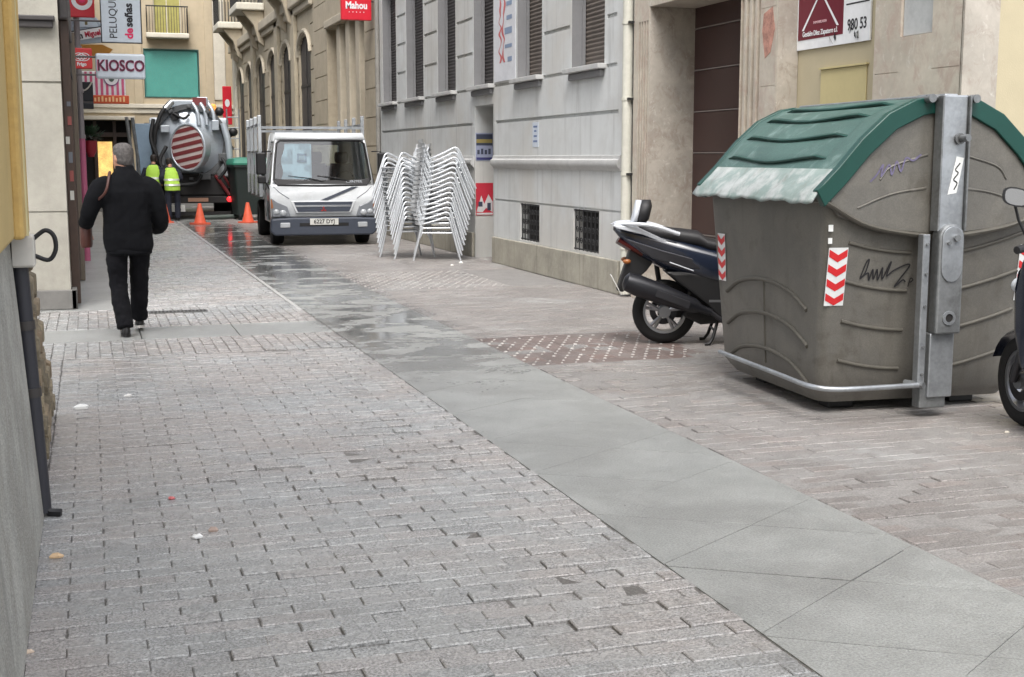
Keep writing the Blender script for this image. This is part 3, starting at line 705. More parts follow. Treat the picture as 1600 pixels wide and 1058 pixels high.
mb = MB(); mb.add([(-5, -9, 0), (-0.262, -9, 0), (-0.262, 5.93, 0), (-5, 5.93, 0), (-5, -9, 1.272), (-0.345, -9, 1.272), (-0.345, 5.93, 1.272), (-5, 5.93, 1.272)], [(0, 3, 2, 1), (4, 5, 6, 7), (0, 1, 5, 4), (1, 2, 6, 5), (2, 3, 7, 6), (3, 0, 4, 7)]); mb.obj('plinth', m_yplinth, yb, world=True, bevel=0.015)
roofslab(yb, -5, 0.05, -9, 6.1, 9.503)
for y, z, h in ((5.86, 1.6, 8),): 
    mb = MB(); mb.b2((-0.31, 5.5, 1.274), (-0.262, 5.98, 9.4)); mb.obj('corner_band', M('deep_ochre_band', (0.50, 0.34, 0.12), 0.85, bump=0.4, streak=0.3), yb, world=True, bevel=0.015)
# rubble base, battered, beyond the corner: individual stones
rub = thing('rubble_wall_base', 'brown rubble stone wall foot beyond the grey plinth at the alley corner', 'stone wall', (-0.3, 7.0, 0))
mb = MB(); mb.prism([(6.02, 0), (8.45, 0), (6.15, 1.2), (6.02, 1.2)], -1.2, -0.335, 'X'); mb.obj('mortar_core', M('pale_mortar', (0.36, 0.30, 0.2), 0.9, bump=0.6), rub, world=True)
random.seed(11); z = 0.02
while z < 1.15:
    h = random.uniform(0.11, 0.19); y = 6.0; ye = 6.1 + 2.4*(1-(z+h/2)/1.25)
    while y < ye:
        l = random.uniform(0.16, 0.36)
        mb = MB(); c = (-0.315, y+l/2, z+h/2); hx_, hy_, hz_ = 0.055, l/2-0.012, h/2-0.01
        mb.loft([ell((c[0]+dx, c[1]+random.uniform(-.01, .01), c[2]), (0, hy_*k, random.uniform(-.01, .01)), (0, random.uniform(-.02, .02), hz_*k), 8, 3.2) for dx, k in ((-0.06, 1.0), (0.01, 1.0), (random.uniform(0.03, 0.05), 0.72))])
        mb.obj('stone', m_rub, rub, world=True); y += l
    z += h
# alley side and the shop building beyond it
m_shopw = M('pale_grey_pilaster_render', (0.34, 0.325, 0.28), 0.85, var=0.14, scale=1.5, bump=0.35, bscale=50, streak=0.2, streakcol=(0.27, 0.25, 0.22), stain=0.4, staincol=(0.24, 0.215, 0.185))
m_basestone = M('dark_base_stone', (0.16, 0.155, 0.145), 0.7, var=0.15, bump=0.2)
lb = thing('shop_building', 'grey rendered shop building beyond the alley with dark shopfronts and hanging signs', 'building', (-0.22, 14.4, 0))
mb = MB(); facade(mb, (0, 14.4, 0), (1, 0, 0), (0, -1, 0), (-5, -0.25), (0, 9), [(-5, -0.25, 2.37, 2.392, 0.02, True), (-5, -0.25, 1.03, 1.045, 0.015, True)]); mb.obj('end_wall', m_shopw, lb, world=True)
mb = MB(); mb.b2((-5, 14.36, 0.0), (-0.19, 14.398, 0.21)); mb.b2((-0.249, 14.36, 0), (-0.19, 14.7, 0.21)); mb.obj('base_course', m_basestone, lb, world=True, bevel=0.01)
mb = MB(); mb.b2((-5, 14.3, 2.93), (-0.30, 14.398, 3.0)); mb.b2((-5, 14.27, 3.0), (-0.28, 14.399, 3.05)); mb.obj('ledge', m_dblind, lb, world=True, bevel=0.01)
mb = MB(); facade(mb, (-0.252, 0, 0), (0, 1, 0), (1, 0, 0), (14.4, 40), (0, 9), [(14.75, 17.6, 0.15, 2.9, 0.3, False), (18.3, 21.6, 0.15, 2.7, 0.3, False), (22.4, 26.5, 0.15, 2.7, 0.3, False), (27.2, 31.0, 0.15, 2.7, 0.3, False), (32.0, 36.0, 0.15, 2.7, 0.3, False)])
mb.obj('street_wall', M('taupe_render', (0.34, 0.31, 0.26), 0.85, var=0.1, bump=0.2, streak=0.2), lb, world=True)
mb = MB(); mb.b2((-5, 14.45, 0), (-0.56, 58, 9)); mb.obj('core', m_shopw, lb, world=True); roofslab(lb, -5, 0.1, 14.2, 57.5, 9.003)
for a, b in ((14.75, 17.6), (18.3, 21.6), (22.4, 26.5), (27.2, 31.0), (32.0, 36.0)):
    mb = MB(); mb.b2((-0.50, a, 0.15), (-0.46, b, 2.7)); sf = mb.obj('shopfront', M('dark_shop_glass', (0.02, 0.022, 0.025), 0.12, bump=0), lb, world=True)
    mb = MB(); n = 4
    for i in range(n+1): y = a+(b-a-0.06)*i/n; mb.b2((-0.455, y, 0.15), (-0.36, y+0.06, 2.7))
    mb.obj('mullion', m_dblind, sf, world=True)
# dark timber shopfront surround stepping out at the corner, with a row of small posters
sp = thing('dark_shopfront_frame', 'tall dark timber shopfront frame with small posters on the corner building', 'shopfront', (-0.2, 14.9, 0))
mb = MB(); mb.b2((-0.245, 14.72, 0.02), (-0.155, 14.86, 3.05)); mb.obj('post', m_wood, sp, world=True, bevel=0.01)
mb = MB(); mb.b2((-0.245, 17.5, 0.02), (-0.17, 17.66, 3.05)); mb.obj('post', m_wood, sp, world=True, bevel=0.01)
mb = MB(); mb.b2((-0.248, 14.62, 3.05), (-0.15, 17.66, 3.5)); mb.obj('fascia', m_dblind, sp, world=True, bevel=0.02)
mb = MB(); mb.prism([(-0.245, 3.0), (-0.16, 2.62), (-0.16, 2.56), (-0.245, 2.8)], 14.9, 17.4, 'Y'); mb.obj('folded_awning', M('dark_awning_cloth', (0.03, 0.03, 0.032), 0.8), sp, world=True)
random.seed(5)
for i in range(6):
    mb = MB(); z = 1.15+0.2*i; dx_ = random.uniform(0, 0.03); mb.b2((-0.235+dx_, 14.712, z), (-0.195+dx_, 14.719, z+random.uniform(0.04, 0.12))); mb.obj('poster', P('poster_%d' % (i % 3), *[(176, 176, 170), (130, 66, 62), (92, 96, 104)][i % 3]), sp, world=True)
# ------------------------------------------------------------------ street waste container
m_bin = M('olive_grey_plastic', srgb(94, 92, 87), 0.5, var=0.1, scale=2.0, bump=0.12, bscale=160, worldpos=False, streak=0.45, streakcol=srgb(76, 72, 64), patch=(srgb(108, 105, 98), 0.55, 3.0), stain=0.7, staincol=srgb(74, 70, 62), stscale=4.5, speck=0.08)
m_rib = M('shaded_olive_rib', srgb(80, 77, 70), 0.55, worldpos=False, bump=0.05)  # darker than the tub: part of the ribs' shading is in this colour
m_lid = M('sea_green_lid', srgb(66, 94, 88), 0.5, var=0.14, scale=2.5, bump=0.1, worldpos=False, stain=0.85, staincol=srgb(122, 144, 140), stscale=3.5, speck=0.12)
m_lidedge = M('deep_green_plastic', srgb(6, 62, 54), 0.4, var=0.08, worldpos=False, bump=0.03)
m_lidworn = M('worn_whitened_lid', srgb(168, 173, 172), 0.55, var=0.16, scale=6, worldpos=False, bump=0.1, patch=(srgb(104, 128, 122), 0.7, 5.0), stain=0.5, staincol=srgb(110, 108, 102), stscale=7)
m_galv = M('galvanised_steel', (0.36, 0.38, 0.40), 0.42, metal=0.7, var=0.2, scale=6, worldpos=False, bump=0.08, stain=0.3, staincol=(0.2, 0.19, 0.18), stscale=5)
m_galvd = M('grubby_steel', (0.22, 0.23, 0.235), 0.5, metal=0.6, var=0.25, scale=6, worldpos=False, bump=0.1, stain=0.5, staincol=(0.07, 0.065, 0.06), stscale=5)
m_red = P('reflector_red', 196, 44, 48, 0.35); m_white = P('reflector_white', 212, 214, 214, 0.35)
m_blk = P('black_plastic', 24, 24, 26, 0.5)
wc = thing('waste_container', 'large olive grey street waste container with sea green lids and steel lifting post', 'container', (5.03, 7.60, 0), R(-4))
HX, HY = 0.775, 0.90
def ext(z):                                        # half extents of the tub at a height
    t = max(0, min(1, (z-0.07)/1.29)); k = min(1, (z-0.07)/0.09) if z < 0.16 else 1
    return (HX-0.07*(1-t) - 0.05*(1-k), HY-0.16*(1-t) - 0.05*(1-k))
tub = MB(); rings = []
for z in (0.07, 0.085, 0.11, 0.16, 0.35, 0.6, 0.9, 1.2, 1.33): rings.append(rrect(*ext(z), 0.07 if z > 0.10 else 0.1, z))
rings += [rrect(HX+0.02, HY+0.002, 0.07, 1.335), rrect(HX+0.02, HY+0.002, 0.07, 1.385)]
tub.loft(rings); body = tub.obj('tub', m_bin, wc, smooth=35)
# gable ends under the lids: arch profile in x,z
prof = [(-0.81, 1.36), (-0.69, 1.50), (-0.55, 1.67), (-0.39, 1.82), (-0.22, 1.905), (-0.08, 1.94), (0.08, 1.94), (0.22, 1.905), (0.39, 1.82), (0.55, 1.67), (0.69, 1.50), (0.81, 1.36)]
for y0, y1 in ((-HY+0.01, -HY+0.05), (HY-0.05, HY-0.01)):
    gb = MB(); gb.prism([(x*0.95, 1.30+(z-1.30)*0.97) for x, z in prof] + [(0.7, 1.25), (0.4, 1.17), (0, 1.13), (-0.4, 1.17), (-0.7, 1.25)], y0-0.03 if y0 < 0 else y0, y1 if y0 < 0 else y1+0.03, 'Y'); gb.obj('gable_panel', m_bin, wc, bevel=0.006)
rb = MB(); yf = -HY-0.0215
rb.tube(spline([(-0.79, yf-0.004, 1.335), (-0.5, yf-0.006, 1.19), (-0.1, yf-0.006, 1.125), (0.1, yf-0.006, 1.125), (0.5, yf-0.006, 1.19), (0.79, yf-0.004, 1.335)], 6), 0.017, 6)
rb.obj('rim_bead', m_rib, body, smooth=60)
for zc, zs in ((1.42, 1.30), (1.62, 1.47)):       # pale moulded arcs on the gable
    for sgn in (-1, 1):
        a = MB(); a.tube(spline([(sgn*0.58*(1.0 if zc < 1.5 else 0.75), yf+0.003, zs), (sgn*0.36, yf+0.003, zs+0.08), (sgn*0.12, yf+0.003, zc)], 6), 0.008, 6); a.obj('moulded_rib', m_bin, body, smooth=60)
def on_front(x, z): return (x, -ext(z)[1]-0.001, z)
def on_left(y, z): return (-ext(z)[0]-0.001, y, z)
for z0 in (1.06, 0.82, 0.57, 0.32):
    for sgn in (-1, 1):
        r_ = MB(); pts = [(sgn*0.60, z0+0.03 if sgn < 0 else z0+0.075), (sgn*0.46, z0-0.005 if sgn < 0 else z0+0.03), (sgn*0.3, z0-0.03 if sgn < 0 else z0-0.012), (sgn*0.17, z0-0.04)]
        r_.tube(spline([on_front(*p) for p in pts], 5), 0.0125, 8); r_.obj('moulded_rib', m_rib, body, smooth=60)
for z0 in (0.78, 0.55, 0.31):
    r_ = MB(); w_ = 0.62; pts = [(-w_, z0-0.13), (-w_*0.6, z0-0.03), (0.0, z0+0.01), (w_*0.6, z0-0.03), (w_, z0-0.13)]
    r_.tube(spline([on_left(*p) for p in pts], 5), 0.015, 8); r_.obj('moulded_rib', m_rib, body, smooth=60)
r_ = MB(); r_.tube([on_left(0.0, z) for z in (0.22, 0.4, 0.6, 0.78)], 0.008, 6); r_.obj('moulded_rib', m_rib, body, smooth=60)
# lids
def lid_pt(s, t):                                  # s -1/1 side, t 0 at ridge .. 1 at edge
    ks = [(0.05, 1.968), (0.22, 1.94), (0.40, 1.855), (0.57, 1.705), (0.72, 1.535), (0.86, 1.395)]
    i = min(int(t*5), 4); f = t*5-i; a, b = ks[i], ks[i+1]
    return s*(0.96 if s > 0 else 1)*(a[0]+(b[0]-a[0])*f), a[1]+(b[1]-a[1])*f
for s_ in (-1, 1):
    N = 15; lid = MB(); top = []; bot = []
    ly = HY+0.03
    for j in range(N+1):
        x, z = lid_pt(s_, j/N); top.append((x, z)); bot.append((x-s_*0.008, z-0.022))
    poly = top + bot[::-1]
    cut = 12
    lid.prism(top[:cut+1] + bot[:cut+1][::-1], -ly, ly, 'Y'); lo = lid.obj('lid', m_lid, wc, smooth=40)
    ap = MB(); rows = []
    ny = 26
    for j in range(cut, N+4):
        row = []
        for i in range(ny+1):
            y = -ly + 2*ly*i/ny
            if j <= N: x, z = lid_pt(s_, j/N)
            else:
                k = j-N; x, z = lid_pt(s_, 1.0); wob = 0.007*math.sin(i*0.9+s_) + 0.006*math.sin(i*2.1); x += s_*0.012*k; z -= 0.020*k + wob*(k/3)
            row.append((x, y, z))
        rows.append(row)
    for a in range(len(rows)-1):
        for i in range(ny): ap.quad(rows[a][i], rows[a][i+1], rows[a+1][i+1], rows[a+1][i])
    apo = ap.obj('worn_lid_edge', m_lidworn, lo, smooth=60)
    sm = apo.modifiers.new('thick', 'SOLIDIFY'); sm.thickness = 0.012
    # flanges over both gable ends
    for y0, y1 in ((-ly-0.012, -ly+0.05), (ly-0.05, ly+0.012)):
        fl = MB(); up_, dn = [], []
        for j in range(N+1):
            x, z = lid_pt(s_, j/N); up_.append((x, z+0.012)); dn.append((x-s_*0.055, z-0.085))
        fl.prism(up_[1:] + dn[1:][::-1], y0, y1, 'Y'); fl.obj('lid_flange', m_lidedge, lo, bevel=0.006, smooth=40)
    # raised cushion panels on the lid with scalloped lower edges
    for k in range(4):
        t0, t1 = 0.10+0.165*k, 0.10+0.165*(k+1)-0.02; pm = MB(); rws = []
        for q in (0, 1, 2, 3, 4):
            t = t0+(t1-t0)*q/4; hgt = [0.002, 0.012, 0.014, 0.017, 0.020][q]; row = []
            wd = 0.42+0.10*k/1.2
            for i in range(13):
                y = -0.74 + 1.5*i/12 + 0.02*k; yy = y*0.98
                tt = t + (0.022*math.cos(math.pi*(i/12-0.5)*2) if q == 4 else 0)
                x, z = lid_pt(s_, min(0.78, tt)); edge_ = 0.0 if i in (0, 12) else 1.0
                row.append((x+s_*hgt*0.5*edge_, yy, z+0.001+hgt*edge_))
            rws.append(row)
        for a in range(4):
            for i in range(12): pm.quad(rws[a][i], rws[a][i+1], rws[a+1][i+1], rws[a+1][i])
        for i in range(12):
            a, b = rws[4][i], rws[4][i+1]; pm.quad(a, b, (b[0]+s_*0.006, b[1], b[2]-0.022), (a[0]+s_*0.006, a[1], a[2]-0.022))
        pm.obj('lid_panel', m_lid, lo, smooth=35)
        gv = MB(); gv.tube([(p[0]+s_*0.004, p[1], p[2]-0.012) for p in rws[4]], 0.009, 6); gv.obj('groove_shade_line', m_lidedge, lo, smooth=60)  # dark tube along each panel edge stands in for groove shading
rg = MB(); rg.b2((-0.045, -HY-0.06, 1.950), (0.045, HY+0.06, 1.985)); rg.obj('ridge_bar', m_galv, wc, bevel=0.008)
hg = MB()
for x in (-0.15, 0.15): hg.cyl((x, -HY-0.10, 1.955), (x, -HY+0.05, 1.955), 0.026, n=10)
hg.cyl((-0.17, -HY-0.06, 1.96), (0.17, -HY-0.06, 1.96), 0.016, n=8); hg.obj('hinge', m_galvd, wc, smooth=40)
# lifting post on the near end
yp = -HY-0.045
pu = MB(); pu.b2((-0.085, yp-0.065, 1.16), (0.085, yp, 1.975)); po_ = pu.obj('lifting_post', m_galv, wc, bevel=0.01)
for x in (-0.092, 0.092):
    f_ = MB(); f_.b2((x-0.006, yp-0.085, 1.16), (x+0.006, yp+0.0, 1.97)); f_.obj('post_flange', m_galvd, po_, bevel=0.002)
st = MB(); st.cyl((0.03, yp-0.065, 1.715), (0.045, yp-0.145, 1.72), 0.022, n=12); st.cyl((0.03, yp-0.068, 1.715), (0.03, yp-0.085, 1.715), 0.034, n=12); st.obj('trunnion_pin', m_galvd, po_, smooth=40)
lk = MB(); pts = [(0.085*math.cos(R(a)), 1.12+0.085*math.sin(R(a))) for a in range(0, 181, 15)]
lk.prism(pts + [(-0.085, 0.53), (0.085, 0.53)], yp-0.095, yp-0.0, 'Y'); lko = lk.obj('lock_housing', m_galvd, wc, bevel=0.012)
pl = MB(); pts = [(0.07*math.cos(R(a)), 1.12+0.07*math.sin(R(a))) for a in range(0, 181, 15)] + [(0.07*math.cos(R(a)), 0.94+0.09*math.sin(R(a))) for a in range(180, 361, 15)]
pl.prism(pts, yp-0.104, yp-0.0952, 'Y'); pl.obj('lock_plate', m_galv, lko, bevel=0.003)
kn = MB(); kn.cyl((0.02, yp-0.104, 1.12), (0.02, yp-0.125, 1.12), 0.02, n=10); kn.cyl((-0.03, yp-0.104, 1.09), (-0.03, yp-0.12, 1.09), 0.012, n=8); kn.obj('lock_bolt', m_galvd, lko, smooth=40)
ho = MB(); ho.lathe([(0.026, -0.102), (0.044, -0.102), (0.044, -0.094), (0.026, -0.094)], (0.0, yp, 0.63), 'Y', 20, ring=True); ho.obj('socket_ring', m_galv, lko, smooth=40)
hd = MB(); hd.cyl((0, yp-0.0965, 0.63), (0, yp-0.094, 0.63), 0.027, n=20); hd.obj('socket_hole', m_dark, lko)
br = MB(); br.b2((-0.165, yp-0.055, 0.22), (-0.125, yp+0.005, 1.14)); br.b2((-0.175, yp-0.061, 0.22), (-0.168, yp+0.0, 1.14)); br.obj('side_bracket', m_galv, wc, bevel=0.004)
for z in (0.28, 0.45, 0.7, 0.9, 1.08): bb = MB(); bb.cyl((-0.145, yp-0.055, z), (-0.145, yp-0.066, z), 0.010, n=8); bb.obj('bolt', m_galvd, wc)
lp = MB(); lp.b2((-0.095, yp-0.05, 0.13), (0.075, yp+0.03, 0.53)); lp.obj('lower_plate', m_galv, wc, bevel=0.008)
lp = MB(); lp.b2((-0.135, yp-0.03, 0.06), (0.045, yp+0.06, 0.20)); lp.obj('foot_plate', m_galvd, wc, bevel=0.008)
# pedal bar bent round the corner
pb = MB(); pb.tube(spline([(-0.145, yp-0.06, 0.215), (-0.45, yp-0.08, 0.215), (-0.74, yp-0.07, 0.215), (-0.86, yp+0.035, 0.225), (-0.88, -0.55, 0.235), (-0.90, 0.35, 0.25)], 6), 0.0165, 8); pb.obj('pedal_bar', m_galv, wc, smooth=50)
pj = MB(); pj.cyl((-0.2, yp+0.04, 0.215), (-0.145, yp-0.085, 0.215), 0.02, n=8); pj.obj('pedal_pivot', m_galvd, wc)
ft = MB()
for x in (-0.55, 0.55):
    for y in (-0.6, 0.6): ft.b2((x-0.09, y-0.07, 0.0), (x+0.09, y+0.07, 0.11))
for x in (-0.55, 0.55):
    for y in (-0.6, 0.6):
        f1 = MB(); f1.b2((x*0.8-0.09, y*0.8-0.07, 0.0), (x*0.8+0.09, y*0.8+0.07, 0.08)); f1.obj('foot', m_blk, wc, bevel=0.01)
# chevron reflectors
def chevron(x0, x1, z0, z1, fn, name='reflector'):
    bk_ = MB(); q = [fn(x0, z0), fn(x1, z0), fn(x1, z1), fn(x0, z1)]; bk_.quad(*q); ob_ = bk_.obj(name, m_white, wc)
    n = 4; h = (z1-z0)/n; xm = (x0+x1)/2
    for i in range(n):
        sm_ = MB(); a = z0+h*i; 
        def cl(z): return max(z0+0.002, min(z1-0.002, z))
        for (xa, xb, da, db) in ((x0+0.004, xm, 0.035, 0.0), (xm, x1-0.004, 0.0, 0.035)):
            pa, pb_, pc, pd = fn(xa, cl(a+da)), fn(xb, cl(a+db)), fn(xb, cl(a+db+h*0.5)), fn(xa, cl(a+da+h*0.5))
            off = 0.002; sm_.quad(*[(p[0]-(off if fn is onl else 0), p[1]-(off if fn is not onl else 0), p[2]) for p in (pa, pb_, pc, pd)])
        sm_.obj('stripe', m_red, ob_)
onf = lambda x, z: (x, -ext(z)[1]-0.006, z)
onl = lambda y, z: (-ext(z)[0]-0.006, y, z)
chevron(-0.73, -0.60, 0.70, 1.06, onf); chevron(0.60, 0.73, 0.70, 1.06, onf); chevron(0.62, 0.75, 0.72, 1.06, onl)
# graffiti and sticker
def scribble(pts, r, mat, name='graffiti', k=5):
    s_ = MB(); sp_ = spline(pts, k)
    for a, b in zip(sp_[:-1], sp_[1:]):
        d = (b-a); 
        if d.length < 1e-5: continue
        n_ = Vector((0, -1, 0)); w = d.normalized().cross(n_)*r; e = d.normalized()*r*0.6
        s_.quad(a-e+w, b+e+w, b+e-w, a-e-w)
    s_.obj(name, mat, body)
gx, gz = -0.50, 0.90; ink = P('black_marker_ink', 28, 27, 30, 0.5); pur = P('faded_violet_marker', 104, 98, 126, 0.6)
gp = [(0, -.03), (.03, .06), (.05, .08), (.03, .0), (.0, -.035), (.05, .0), (.06, -.045), (.08, .02), (.09, -.04), (.11, .02), (.12, -.045), (.145, .03), (.15, -.04), (.19, .05), (.20, .06), (.18, -.02), (.22, .01), (.30, .045), (.33, .04), (.28, -.03), (.24, -.09), (.29, -.05), (.31, -.06)]
scribble([(gx+a, -ext(gz+b)[1]-0.004-0.0002*i, gz+b) for i, (a, b) in enumerate(gp)], 0.0045, ink)
scribble([(gx+.33+a, -ext(gz+b)[1]-0.005, gz-.06+b) for a, b in [(0, -.03), (.012, .02), (.03, .01), (.012, -.005)]], 0.0035, ink)
gp = [(-.50, 1.46), (-.46, 1.50), (-.42, 1.56), (-.43, 1.49), (-.38, 1.56), (-.36, 1.50), (-.33, 1.58), (-.30, 1.52), (-.27, 1.60), (-.22, 1.585), (-.17, 1.62), (-.20, 1.60)]
scribble([(a, -HY-0.024-0.0003*i, b) for i, (a, b) in enumerate(gp)], 0.005, pur)
sk = MB(); sk.prism([(-0.03, 1.38), (0.03, 1.39), (0.07, 1.60), (0.02, 1.61)], yp-0.0675, yp-0.0655, 'Y'); sko = sk.obj('sticker', P('white_sticker', 214, 216, 214, 0.5), po_)
s2 = MB(); pts = spline([(0.01, yp-0.069, 1.41), (0.03, yp-0.069, 1.45), (0.005, yp-0.069, 1.47), (0.035, yp-0.069, 1.51), (0.015, yp-0.069, 1.53), (0.045, yp-0.069, 1.57)], 4)
for a, b in zip(pts[:-1], pts[1:]):
    w = (b-a).normalized().cross(Vector((0, -1, 0)))*0.004; s2.quad(a+w, b+w, b-w, a-w)
s2.obj('sticker_mark', ink, sko)
sm1 = MB(); sm1.b2((-0.745, -ext(1.18)[1]-0.006, 1.16), (-0.715, -ext(1.18)[1]-0.001, 1.20)); sm1.b2((-0.74, -ext(1.1)[1]-0.008, 1.085), (-0.715, -ext(1.1)[1]-0.001, 1.12)); sm1.obj('small_sticker', P('white_sticker', 214, 216, 214), body)
# ------------------------------------------------------------------ scooters (local: rear hub over the origin, riding towards +x)
m_tyre = P('tyre_rubber', 22, 22, 23, 0.85, bump=0.2); m_alloy = P('alloy_rim', 150, 152, 156, 0.35, metal=0.8); m_dalloy = P('dark_alloy', 60, 60, 64, 0.4, metal=0.6)
m_seat = P('black_seat_vinyl', 30, 30, 33, 0.55, bump=0.15, bscale=200); m_sil = P('silver_white_paint', 196, 200, 206, 0.3, coat=0.4)
m_exh = P('satin_black_exhaust', 34, 35, 40, 0.35, metal=0.3); m_lens = P('red_lens', 62, 12, 14, 0.25); m_amber = P('amber_lens', 150, 92, 48, 0.3)
m_plate = P('number_plate_white', 205, 205, 200, 0.45); m_mirror = M('mirror_glass', (0.8, 0.8, 0.8), 0.05, metal=1.0, var=0, bump=0)
def wheel(root, x, z, r, w, spokes=5, name='wheel'):
    t = MB(); t.lathe([(r*0.68, -w*0.42), (r*0.80, -w*0.5), (r*0.94, -w*0.42), (r, -w*0.15), (r, w*0.15), (r*0.94, w*0.42), (r*0.80, w*0.5), (r*0.68, w*0.42)], (x, 0, z), 'Y', 36, ring=True)
    to = t.obj(name, m_tyre, root, smooth=50)
    rm = MB(); rm.lathe([(r*0.60, -w*0.36), (r*0.70, -w*0.38), (r*0.70, w*0.38), (r*0.60, w*0.36)], (x, 0, z), 'Y', 36, ring=True); rm.obj('rim', m_alloy, to, smooth=50)
    sp = MB()
    for i in range(spokes):
        a = 2*math.pi*i/spokes+0.3
        for d in (-0.13, 0.13):
            sp.cyl((x+0.05*math.cos(a), -w*0.15, z+0.05*math.sin(a)), (x+r*0.64*math.cos(a+d), -w*0.2, z+r*0.64*math.sin(a+d)), 0.017, 0.014, n=6)
    sp.cyl((x, -w*0.6, z), (x, w*0.6, z), 0.05, n=14); sp.obj('spokes', m_alloy, to, smooth=40)
    dk = MB(); dk.lathe([(r*0.25, w*0.46), (r*0.44, w*0.46), (r*0.44, w*0.41), (r*0.25, w*0.41)], (x, 0, z), 'Y', 28, ring=True); dk.obj('brake_disc', m_dalloy, to)
    return to
def side_loft(sections, p=2.6, n=20):
    # sections along x: (x, zlow, zhigh, halfwidth)
    m = MB(); m.loft([ell((x, 0, (a+b)/2), (0, w, 0), (0, 0, (b-a)/2), n, p) for x, a, b, w in sections]); return m
def scooter(name, label, loc, rotz, paint, topbox, group):
    ro = thing(name, label, 'scooter', loc, rotz, group)
    wheel(ro, 0, 0.27, 0.27, 0.13); wheel(ro, 1.38, 0.27, 0.27, 0.11)
    # tail and flank fairing
    side_loft([(-0.44, 0.955, 0.985, 0.03), (-0.38, 0.88, 0.985, 0.075), (-0.2, 0.72, 0.96, 0.13), (0.0, 0.62, 0.92, 0.165), (0.22, 0.56, 0.86, 0.185), (0.45, 0.50, 0.80, 0.195), (0.62, 0.42, 0.74, 0.19), (0.72, 0.36, 0.62, 0.17)], 3.2).obj('tail_fairing', paint, ro, smooth=60)
    for s in (-1, 1):
        b = MB(); y = s*0.172
        b.prism([(-0.36, 0.90), (-0.05, 0.80), (0.25, 0.72), (0.50, 0.64), (0.48, 0.60), (0.15, 0.66), (-0.12, 0.73)], y-0.012, y+0.012, 'Y'); b.obj('side_trim', m_dalloy if paint is not m_sil else m_blk, ro, bevel=0.006)
        w = MB(); w.prism([(-0.46, 1.005), (-0.25, 0.99), (0.0, 0.875), (0.06, 0.845), (0.0, 0.845), (-0.2, 0.925), (-0.42, 0.975)], s*0.135-0.015, s*0.135+0.015, 'Y'); w.obj('tail_trim', m_sil, ro, bevel=0.008)
        tt = MB(); tt.cyl((0.02, s*0.2, 0.70), (0.22, s*0.205, 0.63), 0.006, n=5); tt.obj('badge_strip', m_alloy, ro)
    # seat: pillion and rider humps
    side_loft([(-0.22, 0.95, 0.99, 0.06), (-0.15, 0.90, 1.0, 0.11), (0.0, 0.86, 0.985, 0.135), (0.18, 0.83, 0.965, 0.15), (0.27, 0.82, 0.955, 0.155), (0.34, 0.79, 0.90, 0.16), (0.5, 0.76, 0.865, 0.16), (0.68, 0.73, 0.85, 0.14), (0.80, 0.71, 0.80, 0.09)], 2.8).obj('seat', m_seat, ro, smooth=60)
    gr = MB()
    for s in (-1, 1): gr.tube(spline([(0.10, s*0.18, 0.93), (-0.12, s*0.20, 1.0), (-0.32, s*0.16, 1.015), (-0.42, s*0.07, 1.01)], 5), 0.017, 8)
    gr.box((-0.36, 0, 1.0), (0.16, 0.26, 0.03)); gr.obj('grab_rail', m_sil, ro, smooth=40)
    bk = MB(); bk.loft([ell((-0.215+0.012*k, 0, 1.00+0.052*k), (0.04 if k in (0, 4) else 0.065, 0, 0), (0, [0.06, 0.105, 0.11, 0.10, 0.055][k], 0), 14, 2.6) for k in range(5)]); bo_ = bk.obj('pillion_backrest', m_seat, ro, smooth=60)
    bh = MB(); bh.loft([ell((-0.275+0.012*k, 0, 0.99+0.054*k), (0.03, 0, 0), (0, [0.05, 0.105, 0.112, 0.1, 0.05][k], 0), 14, 2.6) for k in range(5)]); bh.obj('backrest_shell', m_sil, bo_, smooth=60)
    # rear light, mudguard, plate
    l = MB(); l.loft([ell((-0.40+0.1*k, 0, 0.875-0.06*k), (0.02, 0, 0.03), (0, 0.085+0.02*k, 0), 10) for k in range(3)]); l.obj('tail_light', m_lens, ro, smooth=60)
    mg = MB(); mg.prism([(-0.30, 0.80), (-0.10, 0.70), (-0.16, 0.62), (-0.36, 0.44), (-0.41, 0.45)], -0.09, 0.09, 'Y'); mgo = mg.obj('mudguard', m_blk, ro, bevel=0.01)
    for s in (-1, 1):
        am = MB(); am.ball((-0.33, s*0.12, 0.70), (0.035, 0.02, 0.022)); am.obj('indicator', m_amber, mgo, smooth=60)
    pl = MB(); pl.box((-0.415, 0, 0.50), (0.006, 0.22, 0.17), (0, R(-28), 0)); pl.obj('number_plate', m_plate, mgo)
    uc = MB(); uc.prism([(-0.02, 0.62), (0.3, 0.62), (0.72, 0.52), (0.80, 0.30), (0.70, 0.22), (0.46, 0.21), (0.34, 0.34), (0.10, 0.52)], -0.165, 0.165, 'Y'); uc.obj('engine_cover', m_blk, ro, bevel=0.03, seg=3)
    for s in (-1, 1):
        gl_ = MB(); gl_.b2((0.36, s*0.166-0.002, 0.365), (0.50, s*0.166+0.002, 0.385)); gl_.obj('maker_badge', m_alloy, ro)
    # engine, swing arm, exhaust (right side is -y)
    en = MB(); en.prism([(-0.04, 0.34), (0.35, 0.46), (0.60, 0.42), (0.62, 0.24), (0.30, 0.20), (-0.04, 0.21)], 0.07, 0.17, 'Y'); en.prism([(0.15, 0.24), (0.2, 0.5), (0.62, 0.5), (0.66, 0.2), (0.3, 0.17)], -0.12, 0.068, 'Y'); en.obj('engine', m_blk, ro, bevel=0.02)
    sh = MB(); sh.tube([(0.0, 0.12, 0.32), (-0.06, 0.12, 0.66)], 0.022, 8); sh.obj('shock_absorber', m_dalloy, ro, smooth=50)
    ex = MB(); p0, p1 = Vector((0.38, -0.17, 0.28)), Vector((-0.36, -0.20, 0.55)); d = p1-p0
